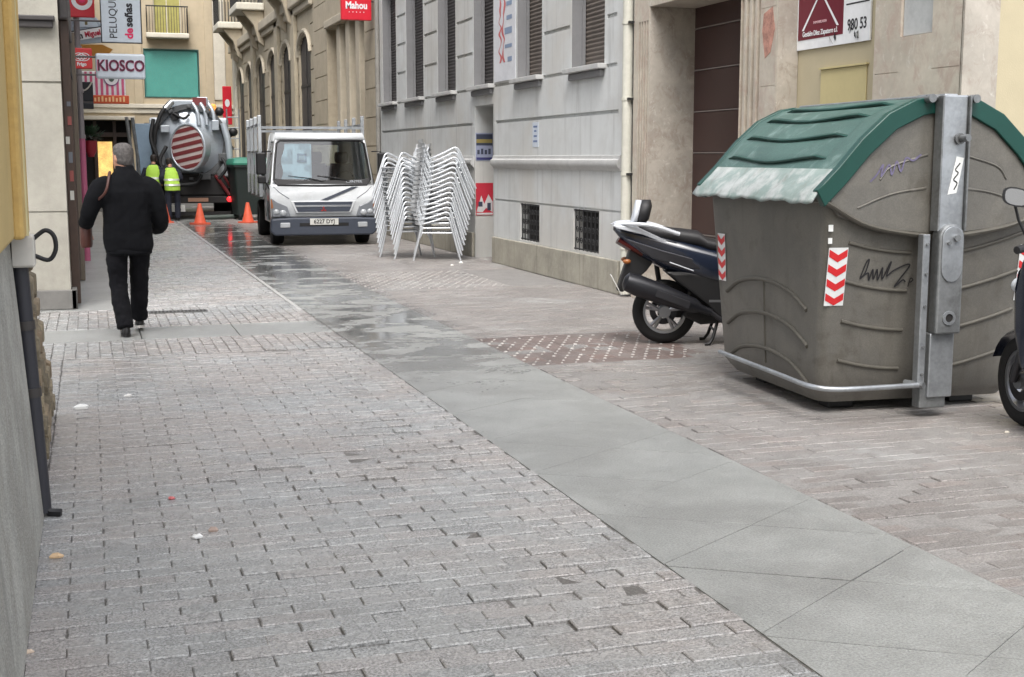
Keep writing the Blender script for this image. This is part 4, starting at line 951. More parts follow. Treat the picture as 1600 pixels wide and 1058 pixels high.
    ex.tube([p0, p0+d*0.12, p0+d*0.2, p0+d*0.55, p0+d*0.85, p0+d*0.97, p1], [0.03, 0.035, 0.065, 0.085, 0.09, 0.078, 0.04], 16); e = ex.obj('exhaust', m_exh, ro, smooth=50)
    hs_ = MB(); hs_.box(p0+d*0.45+Vector((0, -0.09, 0)), (0.30, 0.006, 0.06), (0, R(20), 0)); hs_.obj('heat_shield', m_dalloy, e, bevel=0.003)
    ep = MB(); ep.tube(spline([(0.38, -0.17, 0.28), (0.5, -0.16, 0.2), (0.58, -0.08, 0.24)], 5), 0.02, 8); ep.obj('exhaust_pipe', m_dalloy, e, smooth=50)
    # belly, footboards, front shield
    side_loft([(0.60, 0.26, 0.66, 0.17), (0.75, 0.22, 0.50, 0.19), (0.90, 0.22, 0.42, 0.2), (1.05, 0.24, 0.46, 0.19), (1.12, 0.30, 0.60, 0.17)], 3.6).obj('footboard', m_blk, ro, smooth=60)
    f = MB(); f.prism([(1.02, 0.36), (1.16, 0.34), (1.26, 0.58), (1.28, 0.80), (1.20, 1.02), (1.10, 1.06), (1.06, 0.80), (1.04, 0.55)], -0.19, 0.19, 'Y'); f.obj('front_shield', paint, ro, bevel=0.05, seg=3, smooth=50)
    nz = MB(); nz.loft([ell((1.24+0.05*k, 0, 0.82-0.0*k), (0, 0.19-0.05*k, 0), (0, 0, 0.19-0.045*k), 14, 2.6) for k in range(4)]); no = nz.obj('nose_cowl', paint, ro, smooth=60)
    for s in (-1, 1):
        hl = MB(); hl.ball((1.355, s*0.085, 0.83), (0.04, 0.065, 0.05)); hl.obj('headlight', P('clear_lens', 190, 195, 200, 0.1), no, smooth=60)
    fn = MB(); fn.loft([[Vector((1.38+0.31*k_*math.cos(R(a)), y*0.075, 0.27+0.31*k_*math.sin(R(a)))) for y, k_ in ((-1, 0.94), (-0.5, 1.0), (0.5, 1.0), (1, 0.94), (0.5, 0.955), (-0.5, 0.955))] for a in range(20, 171, 15)]); fn.obj('front_fender', paint, ro, smooth=50)
    fk = MB()
    for s in (-1, 1): fk.tube([(1.38, s*0.09, 0.27), (1.20, s*0.09, 0.72)], 0.024, 8)
    fk.obj('fork', m_dalloy, ro, smooth=50)
    ws = MB(); ws.loft([ell((1.22-0.05*k, 0, 1.03+0.1*k), (0.012, 0, 0), (0, 0.19-0.025*k, 0), 14, 3) for k in range(4)]); ws.obj('windscreen', glass_mat('smoked_screen', (0.25, 0.26, 0.28)), ro, smooth=50)
    hb = MB(); hb.tube(spline([(0.98, -0.34, 1.06), (1.06, -0.2, 1.08), (1.10, 0, 1.06), (1.06, 0.2, 1.08), (0.98, 0.34, 1.06)], 5), 0.016, 8); hbo = hb.obj('handlebar', m_blk, ro, smooth=50)
    for s in (-1, 1):
        gp = MB(); gp.cyl((0.98, s*0.34, 1.06), (1.02, s*0.25, 1.075), 0.022, n=10); gp.obj('grip', m_seat, hbo)
        ms = MB(); ms.tube([(1.06, s*0.22, 1.08), (1.05, s*0.30, 1.22), (1.04, s*0.33, 1.30)], 0.008, 6); mso = ms.obj('mirror', m_blk, ro, smooth=50)
        sh_ = MB(); sh_.loft([ell((1.055-0.02*k, s*0.34, 1.345), (0, 0.075*q, 0.012), (0, 0, 0.052*q), 16, 2.8) for k, q in ((0, 0.6), (1, 0.95), (2, 1.0))]); sh_.obj('mirror_shell', m_blk, mso, smooth=60)
        gl = MB(); gl.loft([ell((1.0145-0.001*k, s*0.34, 1.345), (0, 0.066, 0.01), (0, 0, 0.044), 16, 2.8) for k in range(2)]); gl.obj('mirror_glass', m_mirror, mso)
    # centre stand
    cs = MB()
    for s in (-1, 1): cs.tube([(0.46, s*0.10, 0.26), (0.40, s*0.15, 0.06), (0.37, s*0.17, 0.015), (0.33, s*0.17, 0.012)], 0.014, 8)
    cs.cyl((0.42, -0.14, 0.12), (0.42, 0.14, 0.12), 0.010, n=6); cs.obj('centre_stand', m_blk, ro, smooth=50)
    return ro
m_spaint = P('midnight_blue_paint', 26, 33, 48, 0.22, coat=0.8); m_spaint2 = P('dark_navy_paint', 24, 30, 46, 0.25, coat=0.7)
s1 = scooter('scooter', 'dark blue scooter with silver tail parked behind the waste container', (4.70, 10.12, 0), R(-19), m_spaint, False, None)
s2_ = scooter('scooter', 'navy scooter cut off at the picture edge in front of the container', (5.05, 4.84, 0), R(80), m_spaint2, False, None)
s1.scale = (1.02, 1.02, 1.03); s2_.scale = (1.03, 1.03, 1.03)
# ------------------------------------------------------------------ white flatbed truck (local: nose at y=0, tail towards +y)
m_cab = P('white_truck_paint', 212, 216, 219, 0.3, coat=0.5, stain=0.25, staincol=srgb(160, 160, 154), stscale=2.5)
m_bump = P('slate_blue_bumper', 62, 68, 80, 0.5); m_gls = glass_mat('windscreen_glass', (0.62, 0.68, 0.68))
m_chrome = P('pale_chrome', 190, 194, 198, 0.25, metal=0.7); m_cabin = P('dark_cab_trim', 38, 39, 42, 0.7)
m_clear = P('headlamp_lens', 168, 172, 176, 0.12, coat=0.6)
tk = thing('flatbed_truck', 'white cab flatbed truck with slatted cage parked before the stone building', 'truck', (4.06, 23.62, 0), R(-3))
# cab outline at the side: (y, z, half width)
cp = [(0.10, 0.42, 0.93), (0.03, 0.55, 0.955), (0.0, 0.78, 0.96), (0.03, 1.06, 0.955), (0.06, 1.12, 0.945), (0.30, 1.93, 0.84), (0.36, 2.01, 0.81), (0.48, 2.06, 0.80), (1.50, 2.07, 0.81), (1.55, 2.0, 0.84), (1.56, 1.12, 0.95), (1.56, 0.42, 0.95)]
mb = MB(); ws0, ws1 = 4, 5
for i in range(len(cp)):
    a, b = cp[i], cp[(i+1) % len(cp)]
    if i == ws0:      # windscreen opening: pillars only
        for s in (-1, 1): mb.quad((s*a[2], a[0], a[1]), (s*(a[2]-0.05), a[0], a[1]), (s*(b[2]-0.045), b[0], b[1]), (s*b[2], b[0], b[1]))
    elif i == 9:      # rear wall with a window
        for s in (-1, 1): mb.quad((s*a[2], a[0], a[1]), (s*0.5, a[0], a[1]), (s*0.5, b[0], b[1]), (s*b[2], b[0], b[1]))
        mb.quad((-0.5, 1.555, 1.85), (0.5, 1.555, 1.85), (0.5, 1.55, 2.0), (-0.5, 1.55, 2.0)); mb.quad((-0.5, 1.56, 1.12), (0.5, 1.56, 1.12), (0.5, 1.558, 1.45), (-0.5, 1.558, 1.45))
    else: mb.quad((-a[2], a[0], a[1]), (a[2], a[0], a[1]), (b[2], b[0], b[1]), (-b[2], b[0], b[1]))
for s in (-1, 1):     # side: below the belt, pillars, over the door glass
    def sp_(y, z):
        w = 0.955 if z <= 1.12 else 0.955 - (z-1.12)*0.155
        return (s*w, y, z)
    low = [(0.10, 0.42), (0.03, 0.55), (0.0, 0.78), (0.03, 1.06), (0.06, 1.12), (1.56, 1.12), (1.56, 0.42), (1.05, 0.42), (0.98, 0.62), (0.85, 0.78), (0.65, 0.83), (0.45, 0.78), (0.32, 0.62), (0.26, 0.42)]
    mb.add([(s*(0.955 if 0.5 < z else 0.94), y, z) for y, z in low], [tuple(range(len(low)))])
    mb.quad(sp_(0.06, 1.12), sp_(0.20, 1.12), sp_(0.42, 1.90), sp_(0.30, 1.93)); mb.quad(sp_(1.08, 1.12), sp_(1.56, 1.12), sp_(1.55, 1.95), sp_(1.08, 1.93))
    mb.quad(sp_(0.30, 1.93), sp_(0.42, 1.90), sp_(1.08, 1.90), sp_(1.08, 1.93)); mb.add([sp_(0.30, 1.93), sp_(1.08, 1.93), sp_(1.55, 1.95), (s*0.81, 1.50, 2.07), (s*0.80, 0.48, 2.06), (s*0.81, 0.36, 2.01)], [(0, 1, 2, 3, 4, 5)])
cab = mb.obj('cab', m_cab, tk, smooth=35)
sd = cab.modifiers.new('skin', 'SOLIDIFY'); sd.thickness = 0.02; sd.offset = 0
def wsp(x, t, d=0.0):   # point on the windscreen plane: t 0 at cowl, 1 at roof
    y = 0.06+0.24*t; z = 1.12+0.81*t; w = 0.945-0.105*t
    return (x*w, y-d*0.96, z+d*0.28)
g_ = MB(); rows = [[wsp(x/8*0.955, t/6) for x in range(-8, 9)] for t in range(7)]
for a in range(6):
    for i in range(16): g_.quad(rows[a][i], rows[a][i+1], rows[a+1][i+1], rows[a+1][i])
wsc = g_.obj('windscreen', m_gls, tk)
fr = MB()
outer = [wsp(x, t, 0.006) for x, t in ((-0.95, 0.10), (-0.955, 0.5), (-0.95, 0.92), (-0.88, 0.985), (0, 0.99), (0.88, 0.985), (0.95, 0.92), (0.955, 0.5), (0.95, 0.10), (0.86, -0.02), (0, -0.04), (-0.86, -0.02))]
fr.tube(outer, 0.022, 6, closed=True); fr.obj('windscreen_seal', m_blk, wsc, smooth=60)
cw_ = MB(); cw_.add([wsp(x, t, 0.004) for x, t in ((-0.9, 0.0), (0.9, 0.0), (0.95, 0.13), (0.5, 0.09), (-0.5, 0.09), (-0.95, 0.13))], [(0, 1, 2, 3, 4, 5)]); cwo = cw_.obj('cowl_band', m_blk, wsc)
text('CANTER', 0.065, m_chrome, cwo, wsp(0.62, 0.055, 0.008), (1, 0, 0), (0, 0.28, 0.96), sx=1.2)
for x0, x1 in ((-0.55, 0.02), (0.02, 0.55)):
    wp = MB(); a, b, c = wsp(x1, 0.06, 0.012), wsp((x0+x1)/2, 0.13, 0.022), wsp(x0, 0.17, 0.014)
    wp.tube([a, b, c], 0.008, 5); wp.tube([wsp(x0-0.12, 0.19, 0.012), wsp(x0+0.32, 0.13, 0.012)], 0.008, 5); wp.obj('wiper', m_blk, wsc)
inn = MB(); inn.b2((-0.85, 0.14, 0.95), (0.85, 0.55, 1.14)); inn.obj('dashboard', m_cabin, tk, bevel=0.04)
for x in (-0.5, 0.0, 0.5):
    st_ = MB(); st_.b2((x-0.22, 1.1, 0.7), (x+0.22, 1.3, 1.5)); st_.b2((x-0.13, 1.12, 1.5), (x+0.13, 1.24, 1.72)); st_.obj('seat', P('grey_seat_cloth', 70, 72, 76, 0.9), tk, bevel=0.05)
sw = MB(); sw.tube([(0.5+0.2*math.cos(R(a)), 0.62+0.1*math.sin(R(a)), 1.18+0.17*math.sin(R(a))) for a in range(0, 360, 20)], 0.014, 6, closed=True); sw.obj('steering_wheel', m_cabin, tk, smooth=60)
rw = MB(); rw.quad((-0.5, 1.553, 1.45), (0.5, 1.553, 1.45), (0.5, 1.553, 1.85), (-0.5, 1.553, 1.85)); rw.obj('rear_window', m_gls, tk)
pa = MB(); 
rows = [[(wsp(-0.80+0.60*i/6 + 0.03*math.sin(j*1.1)*(1 if i == 0 else 0), 0.13+0.80*j/8, -0.03-0.008*math.sin(i*2+j))) for i in range(7)] for j in range(9)]
for a in range(8):
    for i in range(6): pa.quad(rows[a][i], rows[a][i+1], rows[a+1][i+1], rows[a+1][i])
ppr = pa.obj('sunshade_sheet', P('pale_blue_sheet', 168, 196, 212, 0.6), tk, smooth=60)
pk = MB()
for a, b, c, d in ((-0.50, -0.30, 0.50, 0.56), (-0.50, -0.30, 0.66, 0.70), (-0.50, -0.46, 0.5, 0.7), (-0.34, -0.30, 0.5, 0.7)): pk.quad(wsp(a, c, -0.018), wsp(b, c, -0.018), wsp(b, d, -0.018), wsp(a, d, -0.018))
pk.obj('sheet_print', P('blue_print', 110, 140, 165, 0.6), ppr)
# nose: grille, lamps, bumper, stripe
gr_ = MB(); gr_.prism([(-0.60, 0.82), (0.60, 0.82), (0.50, 0.60), (-0.50, 0.60)], -0.022, 0.02, 'Y'); go = gr_.obj('grille', m_cab, tk, bevel=0.01)
gi = MB(); gi.prism([(-0.54, 0.80), (0.54, 0.80), (0.52, 0.745), (-0.52, 0.745)], -0.028, -0.0225, 'Y'); gi.prism([(-0.51, 0.71), (0.51, 0.71), (0.47, 0.62), (-0.47, 0.62)], -0.028, -0.0225, 'Y'); gi.obj('grille_slot', m_bump, go)
gc = MB(); gc.prism([(-0.52, 0.742), (0.52, 0.742), (0.51, 0.714), (-0.51, 0.714)], -0.034, -0.0225, 'Y'); gc.obj('grille_bar', m_chrome, go)
m_lred = P('emblem_red', 150, 50, 48, 0.4)
lg = MB()
for a in (90, 210, 330):
    c = R(a); e1 = (0.06*math.cos(c-R(30))*0.6, 0.06*math.sin(c-R(30))*0.6); e2 = (0.06*math.cos(c+R(30))*0.6, 0.06*math.sin(c+R(30))*0.6)
    lg.prism([(0, 0.66), e1 and (e1[0], 0.66+e1[1]), (e1[0]+e2[0], 0.66+e1[1]+e2[1]), (e2[0], 0.66+e2[1])], -0.042, -0.029, 'Y')
lg.obj('emblem', m_lred, go)
stp = MB(); stp.quad((-0.06, -0.016, 0.83), (0.08, -0.016, 0.83), (0.66, 0.014, 1.075), (0.54, 0.014, 1.075)); stp.obj('diagonal_stripe', m_bump, cab)
for s in (-1, 1):
    hl = MB(); hl.prism([(s*0.60, 0.53), (s*0.94, 0.53), (s*0.955, 0.88), (s*0.84, 0.80), (s*0.66, 0.72)], -0.018, 0.10, 'Y'); ho_ = hl.obj('headlight', P('lamp_housing', 118, 122, 128, 0.3, coat=0.5), tk, bevel=0.015)
    ln = MB(); ln.ball((s*0.74, -0.015, 0.60), (0.065, 0.03, 0.06)); ln.ball((s*0.86, -0.01, 0.62), (0.055, 0.03, 0.055)); ln.obj('lamp_bowl', m_clear, ho_, smooth=60)
    ai = MB(); ai.prism([(s*0.91, 0.70), (s*0.957, 0.68), (s*0.958, 0.86), (s*0.935, 0.84)], -0.024, 0.09, 'Y'); ai.obj('indicator', m_amber, ho_)
    fo = MB(); fo.b2((s*0.62, -0.095, 0.335), (s*0.80, -0.06, 0.43)); fo.obj('fog_lamp', m_clear, tk, bevel=0.015)
bu = MB(); bu.prism([(-0.98, 0.27), (-0.96, 0.50), (-0.6, 0.52), (0.6, 0.52), (0.96, 0.50), (0.98, 0.27), (0.9, 0.19), (-0.9, 0.19)], -0.08, 0.12, 'Y'); buo = bu.obj('bumper', m_bump, tk, bevel=0.03)
gap_ = MB(); gap_.b2((-0.45, -0.084, 0.36), (0.45, -0.0785, 0.42)); gap_.obj('air_slot', m_blk, buo)
npl = MB(); npl.b2((-0.26, -0.096, 0.385), (0.26, -0.0845, 0.50)); nplo = npl.obj('number_plate', m_plate, tk)
text('6227 DYJ', 0.105, m_blk, nplo, (0, -0.0975, 0.442), (1, 0, 0), (0, 0, 1), 0.001, sx=0.95, bold=0.002)
for s in (-1, 1):
    ar = MB(); ar.tube([(s*0.93, 0.14, 1.72), (s*1.08, 0.05, 1.72), (s*1.10, 0.04, 1.30), (s*0.96, 0.10, 1.02)], 0.013, 6); mo = ar.obj('mirror', m_blk, tk, smooth=50)
    mc = MB(); mc.b2((s*1.02, -0.02, 1.30), (s*1.20, 0.07, 1.70)); mc.b2((s*1.03, -0.01, 1.14), (s*1.18, 0.06, 1.28)); mc.obj('mirror_housing', m_blk, mo, bevel=0.025)
    dg = MB(); 
    dg.quad((s*0.952, 0.22, 1.14), (s*0.952, 1.06, 1.14), (s*0.838, 1.06, 1.88), (s*0.838, 0.44, 1.88)); dg.obj('door_glass', m_gls, tk)
    dh = MB(); dh.b2((s*0.957, 0.88, 1.0), (s*0.975, 1.02, 1.03)); dh.obj('door_handle', m_blk, tk)
def truck_wheel(root, x, y, r, w, n=1):
    t = MB(); t.lathe([(r*0.60, -w/2), (r*0.95, -w/2), (r, -w*0.35), (r, w*0.35), (r*0.95, w/2), (r*0.60, w/2)], (x, y, r), 'X', 28, ring=True); to = t.obj('wheel', m_tyre, root, smooth=50)
    h = MB(); h.lathe([(0.02, -w*0.3), (r*0.2, -w*0.35), (r*0.58, -w*0.2), (r*0.6, w*0.2), (r*0.2, w*0.35), (0.02, w*0.3)], (x, y, r), 'X', 20); h.obj('rim', m_chrome, to, smooth=40)
sm_ = MB(); sm_.b2((-0.95, -0.008, 0.523), (0.95, 0.05, 0.535)); sm_.obj('panel_gap', m_blk, tk)
for s in (-1, 1):
    sm_ = MB(); sm_.tube([(s*0.958, 0.22, 0.6), (s*0.958, 0.2, 1.1)], 0.006, 5); sm_.tube([(s*0.958, 1.1, 0.5), (s*0.958, 1.1, 1.1)], 0.006, 5); sm_.obj('door_seam', m_blk, tk)
    sm_ = MB(); sm_.tube([(s*0.62, -0.002, 0.86), (s*0.80, 0.012, 0.98), (s*0.90, 0.03, 1.08)], 0.006, 5); sm_.obj('corner_seam', m_bump, tk)
for s in (-1, 1): truck_wheel(tk, s*0.80, 0.66, 0.37, 0.22); truck_wheel(tk, s*0.75, 3.7, 0.37, 0.36)
ch = MB(); 
for s in (-1, 1): ch.b2((s*0.38-0.05, 0.3, 0.45), (s*0.38+0.05, 5.2, 0.62))
ch.obj('chassis', m_blk, tk)
bd = MB(); bd.b2((-0.98, 1.72, 0.80), (0.98, 5.3, 0.90)); bd.obj('bed', m_galvd, tk, bevel=0.01)
for s in (-1, 1):
    b_ = MB(); b_.b2((s*0.98-0.02, 1.72, 0.901), (s*0.98+0.02, 5.3, 1.28)); b_.obj('side_board', m_chrome, tk, bevel=0.01)
    for y in (1.74, 2.9, 4.1, 5.26):
        c_ = MB(); c_.b2((s*1.0-0.035, y-0.035, 0.85), (s*1.0+0.035, y+0.035, 2.42)); c_.obj('cage_post', m_chrome, tk, bevel=0.006)
    for z in (1.7, 2.22):
        c_ = MB(); c_.b2((s*1.0-0.015, 1.70, z), (s*1.0+0.015, 5.3, z+0.05)); c_.obj('cage_rail', m_galv, tk)
for y in (1.70, 5.3):
    for z in (2.16,):
        c_ = MB(); c_.b2((-0.965, y-0.02, z), (0.965, y+0.02, z+0.05)); c_.obj('cage_rail', m_galv, tk)

# ------------------------------------------------------------------ vacuum tanker at the end of the street (local: tail at y=0, nose towards +y)
m_tank = P('pale_steel_tank', 176, 184, 192, 0.35, metal=0.35, coat=0.2, stain=0.3, staincol=srgb(110, 112, 115)); m_tankd = P('grimy_tank_steel', 92, 94, 96, 0.55, metal=0.3, stain=0.6, staincol=srgb(48, 46, 44))
m_chass = P('dark_chassis', 34, 32, 32, 0.7, stain=0.4, staincol=srgb(60, 54, 48)); m_hose = P('black_rubber_hose', 26, 27, 29, 0.6)
m_maroon = P('maroon_stripe', 122, 58, 60, 0.45); m_sw = P('stripe_white', 196, 184, 182, 0.45); m_tl = P('lit_red_lamp', 235, 40, 44, 0.3, emit=1.2)
vt = thing('vacuum_tanker', 'steel vacuum tanker lorry with striped round rear hatch behind the orange cones', 'truck', (2.52, 34.9, 0), R(-4))
tb = MB(); tb.lathe([(0.35, -0.02), (0.70, 0.05), (0.90, 0.18), (0.95, 0.35), (0.95, 4.6), (0.8, 4.8), (0.3, 4.9)], (0, 0, 2.0), 'Y', 40); tbo = tb.obj('tank', m_tank, vt, smooth=35)
for y in (0.5, 1.7, 2.9, 4.1):
    r_ = MB(); r_.lathe([(0.95, y-0.04), (0.985, y-0.03), (0.985, y+0.03), (0.95, y+0.04)], (0, 0, 2.0), 'Y', 40, ring=True); r_.obj('tank_band', m_tankd, tbo, smooth=35)
ri = MB(); ri.lathe([(0.86, 0.06), (1.0, 0.06), (1.0, 0.18), (0.86, 0.18)], (0, 0, 2.0), 'Y', 40, ring=True); ri.obj('rear_ring', m_tankd, tbo, smooth=35)
# swung rear hatch, striped
hm = Matrix.Rotation(R(-44), 3, 'Z'); hc = Vector((-0.06, -0.42, 1.87))
hh = MB(); hh.lathe([(0.30, 0.34), (0.54, 0.28), (0.585, 0.14), (0.60, 0.02), (0.60, 0.0), (0.545, -0.012)], hc, 'Y', 36, hm); hho = hh.obj('rear_hatch', m_tank, vt, smooth=40)
rm_ = MB(); rm_.tube([hc + hm @ Vector((0.59*math.cos(R(a)), 0.0, 0.59*math.sin(R(a)))) for a in range(0, 360, 12)], 0.035, 8, closed=True); rm_.obj('hatch_rim', m_tank, hho, smooth=60)
dsk = MB(); dsk.add([hc + hm @ Vector((0.57*math.cos(R(a)), -0.016, 0.57*math.sin(R(a)))) for a in range(0, 360, 10)], [tuple(range(36))]); dsk.obj('hatch_face', m_sw, hho)
for k in range(6):
    sq = MB(); pts = []; z0, z1 = -0.54+0.19*k, -0.44+0.19*k
    def lim(z): return math.sqrt(max(0.0, 0.555**2-z*z))
    for i in range(9):
        pts.append((z0, i))
    # slanted bar clipped to the disc
    poly = []
    for x in [v/8 for v in range(-8, 9)]:
        poly.append((x*0.57, z0+0.10*x))
    top_ = [(x, z+0.10) for x, z in poly]
    q_ = [(x, max(-lim(x), min(lim(x), z))) for x, z in poly]; t_ = [(x, max(-lim(x), min(lim(x), z))) for x, z in top_]
    sq = MB()
    for i in range(len(q_)-1):
        a, b, c, d = q_[i], q_[i+1], t_[i+1], t_[i]
        if abs(a[1]-d[1]) + abs(b[1]-c[1]) < 1e-4: continue
        sq.quad(*[hc + hm @ Vector((x, -0.022, z)) for x, z in (a, b, c, d)])
    if sq.f: sq.obj('hatch_stripe', m_maroon, hho)
ba = MB(); ba.b2((-0.45, 0.02, 0.62), (0.95, 0.30, 1.12)); ba.prism([(-0.6, 0.5), (0.9, 0.5), (0.6, 1.2), (-0.3, 1.2)], 0.05, 0.6, 'Y'); ba.obj('sump', m_chass, vt, bevel=0.03)
bp = MB(); bp.b2((-0.95, -0.05, 0.42), (1.25, 0.08, 0.60)); bpo = bp.obj('rear_bumper', m_chass, vt, bevel=0.02)
rf_ = MB(); rf_.b2((-0.1, -0.062, 0.46), (0.42, -0.051, 0.56)); rf_.obj('reflector', P('tan_reflector', 170, 130, 108, 0.4), bpo)
for s, n_ in ((1, (0.98, 1.20)), (-1, (0.80, 0.92))):
    for x in n_:
        l_ = MB(); l_.ball((s*x, -0.07, 0.52), (0.085, 0.04, 0.075)); l_.obj('tail_light', m_tl if s > 0 else m_lens, bpo, smooth=60)
vpl = MB(); vpl.b2((-0.62, -0.045, 0.20), (-0.18, -0.03, 0.38)); vp = vpl.obj('number_plate', m_plate, vt)
vs_ = MB(); vs_.b2((-0.80, -0.02, 0.1), (1.0, 0.04, 0.2)); vs_.obj('underrun_bar', m_chass, vt)
for s in (-1, 1):
    truck_wheel(vt, s*0.85, 1.2, 0.48, 0.5); truck_wheel(vt, s*0.85, 2.3, 0.48, 0.5); truck_wheel(vt, s*0.95, 5.6, 0.48, 0.3)
    fm_ = MB(); fm_.b2((s*0.35, 0.2, 0.6), (s*0.5, 6.5, 0.85)); fm_.obj('chassis_rail', m_chass, vt)
    tray = MB(); tray.b2((s*0.72, 0.25, 1.0), (s*1.22, 4.6, 1.08)); tray.obj('side_tray', m_tankd, vt, bevel=0.01)
cbx = MB(); cbx.prism([(5.0, 0.7), (7.0, 0.7), (7.0, 1.6), (6.8, 2.75), (5.0, 2.8)], -1.15, 1.15, 'X'); cbx.obj('cab', P('tanker_cab_paint', 190, 195, 200, 0.3, coat=0.4), vt, bevel=0.08, seg=3)
for x, z, r_ in ((-0.35, 2.78, 0.11),):
    kb = MB(); kb.cyl((x, -0.06, z-0.1), (x, 0.10, z-0.1), r_, n=14); kb.obj('valve', m_blk, vt, smooth=40)
for (x, y, z, r_) in ((0.78, 0.3, 2.82, 0.12), (1.12, 0.1, 2.28, 0.12), (1.05, 0.25, 1.86, 0.08)):
    kb = MB(); kb.ball((x, y, z), r_, 12, 8); kb.cyl((x, y, z), (x-0.15, y+0.1, z-0.2), 0.04, n=8); kb.obj('valve', m_blk, vt, smooth=50)
hz_ = MB(); hz_.tube(spline([(-0.55, -0.05, 2.95), (-0.72, -0.12, 2.7), (-0.86, -0.15, 2.3), (-0.9, -0.12, 1.95)], 6), 0.055, 10); hz_.obj('suction_hose', m_hose, vt, smooth=60)
cp_ = MB(); cp_.cyl((-0.60, -0.06, 2.86), (-0.42, 0.02, 3.05), 0.085, n=12); cp_.obj('hose_coupling', m_chrome, vt, smooth=40)
hz_ = MB(); hz_.tube(spline([(-0.6, -0.1, 1.9), (-0.78, -0.2, 1.5), (-0.55, -0.25, 1.15), (-0.3, -0.2, 1.05)], 6), 0.05, 10); hz_.obj('suction_hose', m_hose, vt, smooth=60)
for x in (0.15, 0.35, 0.55):
    pp = MB(); pp.tube(spline([(x-0.05, 0.1, 3.02), (x+0.06, 0.0, 2.8), (x+0.10, -0.06, 2.45)], 5), 0.05, 8); pp.obj('pressure_pipe', m_tank, vt, smooth=60)
cr = MB(); cr.b2((-0.45, 0.4, 2.93), (0.55, 1.2, 3.12)); cr.b2((0.20, 0.35, 3.0), (0.50, 0.9, 3.2)); cr.obj('top_box', m_tank, vt, bevel=0.03)
cr = MB(); cr.b2((0.1, 0.3, 2.96), (0.45, 0.36, 3.18)); cr.obj('warning_panel', m_maroon, vt)
bc = MB(); bc.cyl((0.62, 0.4, 2.75), (0.62, 0.4, 2.86), 0.1, n=12); bc.lathe([(0.09, 2.86), (0.09, 2.98), (0.05, 3.02)], (0.62, 0.4, 0), 'Z', 12); bc.obj('beacon', P('orange_beacon', 240, 160, 80, 0.25, emit=0.25), vt, smooth=40)
for s in (1,):
    pw = MB(); pw.tube(spline([(0.86, -0.02, 2.5), (0.98, -0.08, 2.0), (1.0, -0.1, 1.5), (1.02, -0.1, 1.2)], 5), 0.09, 10); pw.lathe([(0.13, 1.28), (0.13, 1.36)], (1.01, -0.1, 0), 'Z', 12); pw.obj('outlet_pipe', m_tank, vt, smooth=50)
    pw = MB(); pw.tube(spline([(1.02, -0.1, 1.2), (1.10, -0.16, 0.9), (1.25, -0.2, 0.65), (1.4, -0.22, 0.35), (1.3, -0.25, 0.12), (0.9, -0.3, 0.07), (0.35, -0.4, 0.06), (0.15, -0.3, 0.06)], 6), 0.06, 10); pw.obj('outlet_hose', P('grey_green_hose', 74, 84, 78, 0.6), vt, smooth=60)
    pw = MB(); pw.tube([(0.62, 0.0, 1.15), (0.98, -0.06, 0.62)], 0.045, 8); pw.tube([(0.80, 0.05, 1.2), (1.12, -0.05, 0.65)], 0.03, 8); pw.obj('red_strut', P('dark_red_strut', 110, 30, 34, 0.5), vt, smooth=40)
# clutter round the tail: clamps, ladder, hoses, gauge boxes
for a in range(0, 360, 30):
    x, z = 0.93*math.cos(R(a)), 2.0+0.93*math.sin(R(a)); cq = MB(); cq.box((x, 0.0, z), (0.07, 0.14, 0.11), (0, -R(a), 0)); cq.obj('rim_clamp', m_tankd, tbo, bevel=0.01)
for x in (0.98, 1.30):
    lq = MB(); lq.cyl((x, 0.6, 0.8), (x, 0.6, 2.9), 0.02, n=6); lq.obj('ladder_rail', m_galv, vt)
for i in range(7):
    lq = MB(); lq.cyl((0.98, 0.6, 1.0+0.28*i), (1.30, 0.6, 1.0+0.28*i), 0.015, n=6); lq.obj('ladder_rung', m_galv, vt)
for pts, r_ in (([(-0.9, -0.1, 2.6), (-0.98, -0.2, 2.1), (-0.85, -0.25, 1.6), (-0.95, -0.1, 1.2)], 0.05), ([(0.75, -0.1, 1.7), (0.9, -0.25, 1.35), (0.7, -0.2, 1.05)], 0.045), ([(-0.4, -0.05, 2.75), (-0.15, -0.15, 2.62), (0.0, -0.05, 2.72)], 0.035), ([(0.3, -0.1, 1.2), (0.1, -0.3, 0.95), (-0.3, -0.2, 0.9)], 0.05)):
    hq = MB(); hq.tube(spline(pts, 6), r_, 8); hq.obj('loose_hose', m_hose, vt, smooth=60)
for (x, z, w, h_) in ((-0.62, 2.35, 0.22, 0.18), (0.66, 2.45, 0.18, 0.26), (-0.75, 1.55, 0.2, 0.3), (0.82, 1.62, 0.2, 0.2), (0.35, 1.12, 0.3, 0.16)):
    gq = MB(); gq.box((x, -0.08, z), (w, 0.2, h_)); gq.obj('control_box', m_tankd if z < 2 else m_tank, vt, bevel=0.015)
# boom frame and blue side lockers on the left flank
for (x, y) in ((-1.42, -0.1), (-1.30, 0.5)):
    bf = MB(); bf.tube([(x, y, 0.5), (x-0.05, y+0.05, 1.6), (x-0.15, y, 2.65)], 0.045, 8); bf.obj('frame_tube', m_galvd, vt, smooth=40)
lk_ = MB(); lk_.b2((-1.38, 0.6, 1.2), (-1.0, 3.6, 2.45)); lk_.obj('side_locker', P('steel_blue_locker', 84, 104, 128, 0.4), vt, bevel=0.03)
lk_ = MB(); lk_.b2((-1.40, 0.55, 1.15), (-0.98, 0.59, 2.5)); lk_.obj('locker_door', P('pale_blue_steel', 130, 150, 168, 0.4), vt, bevel=0.01)
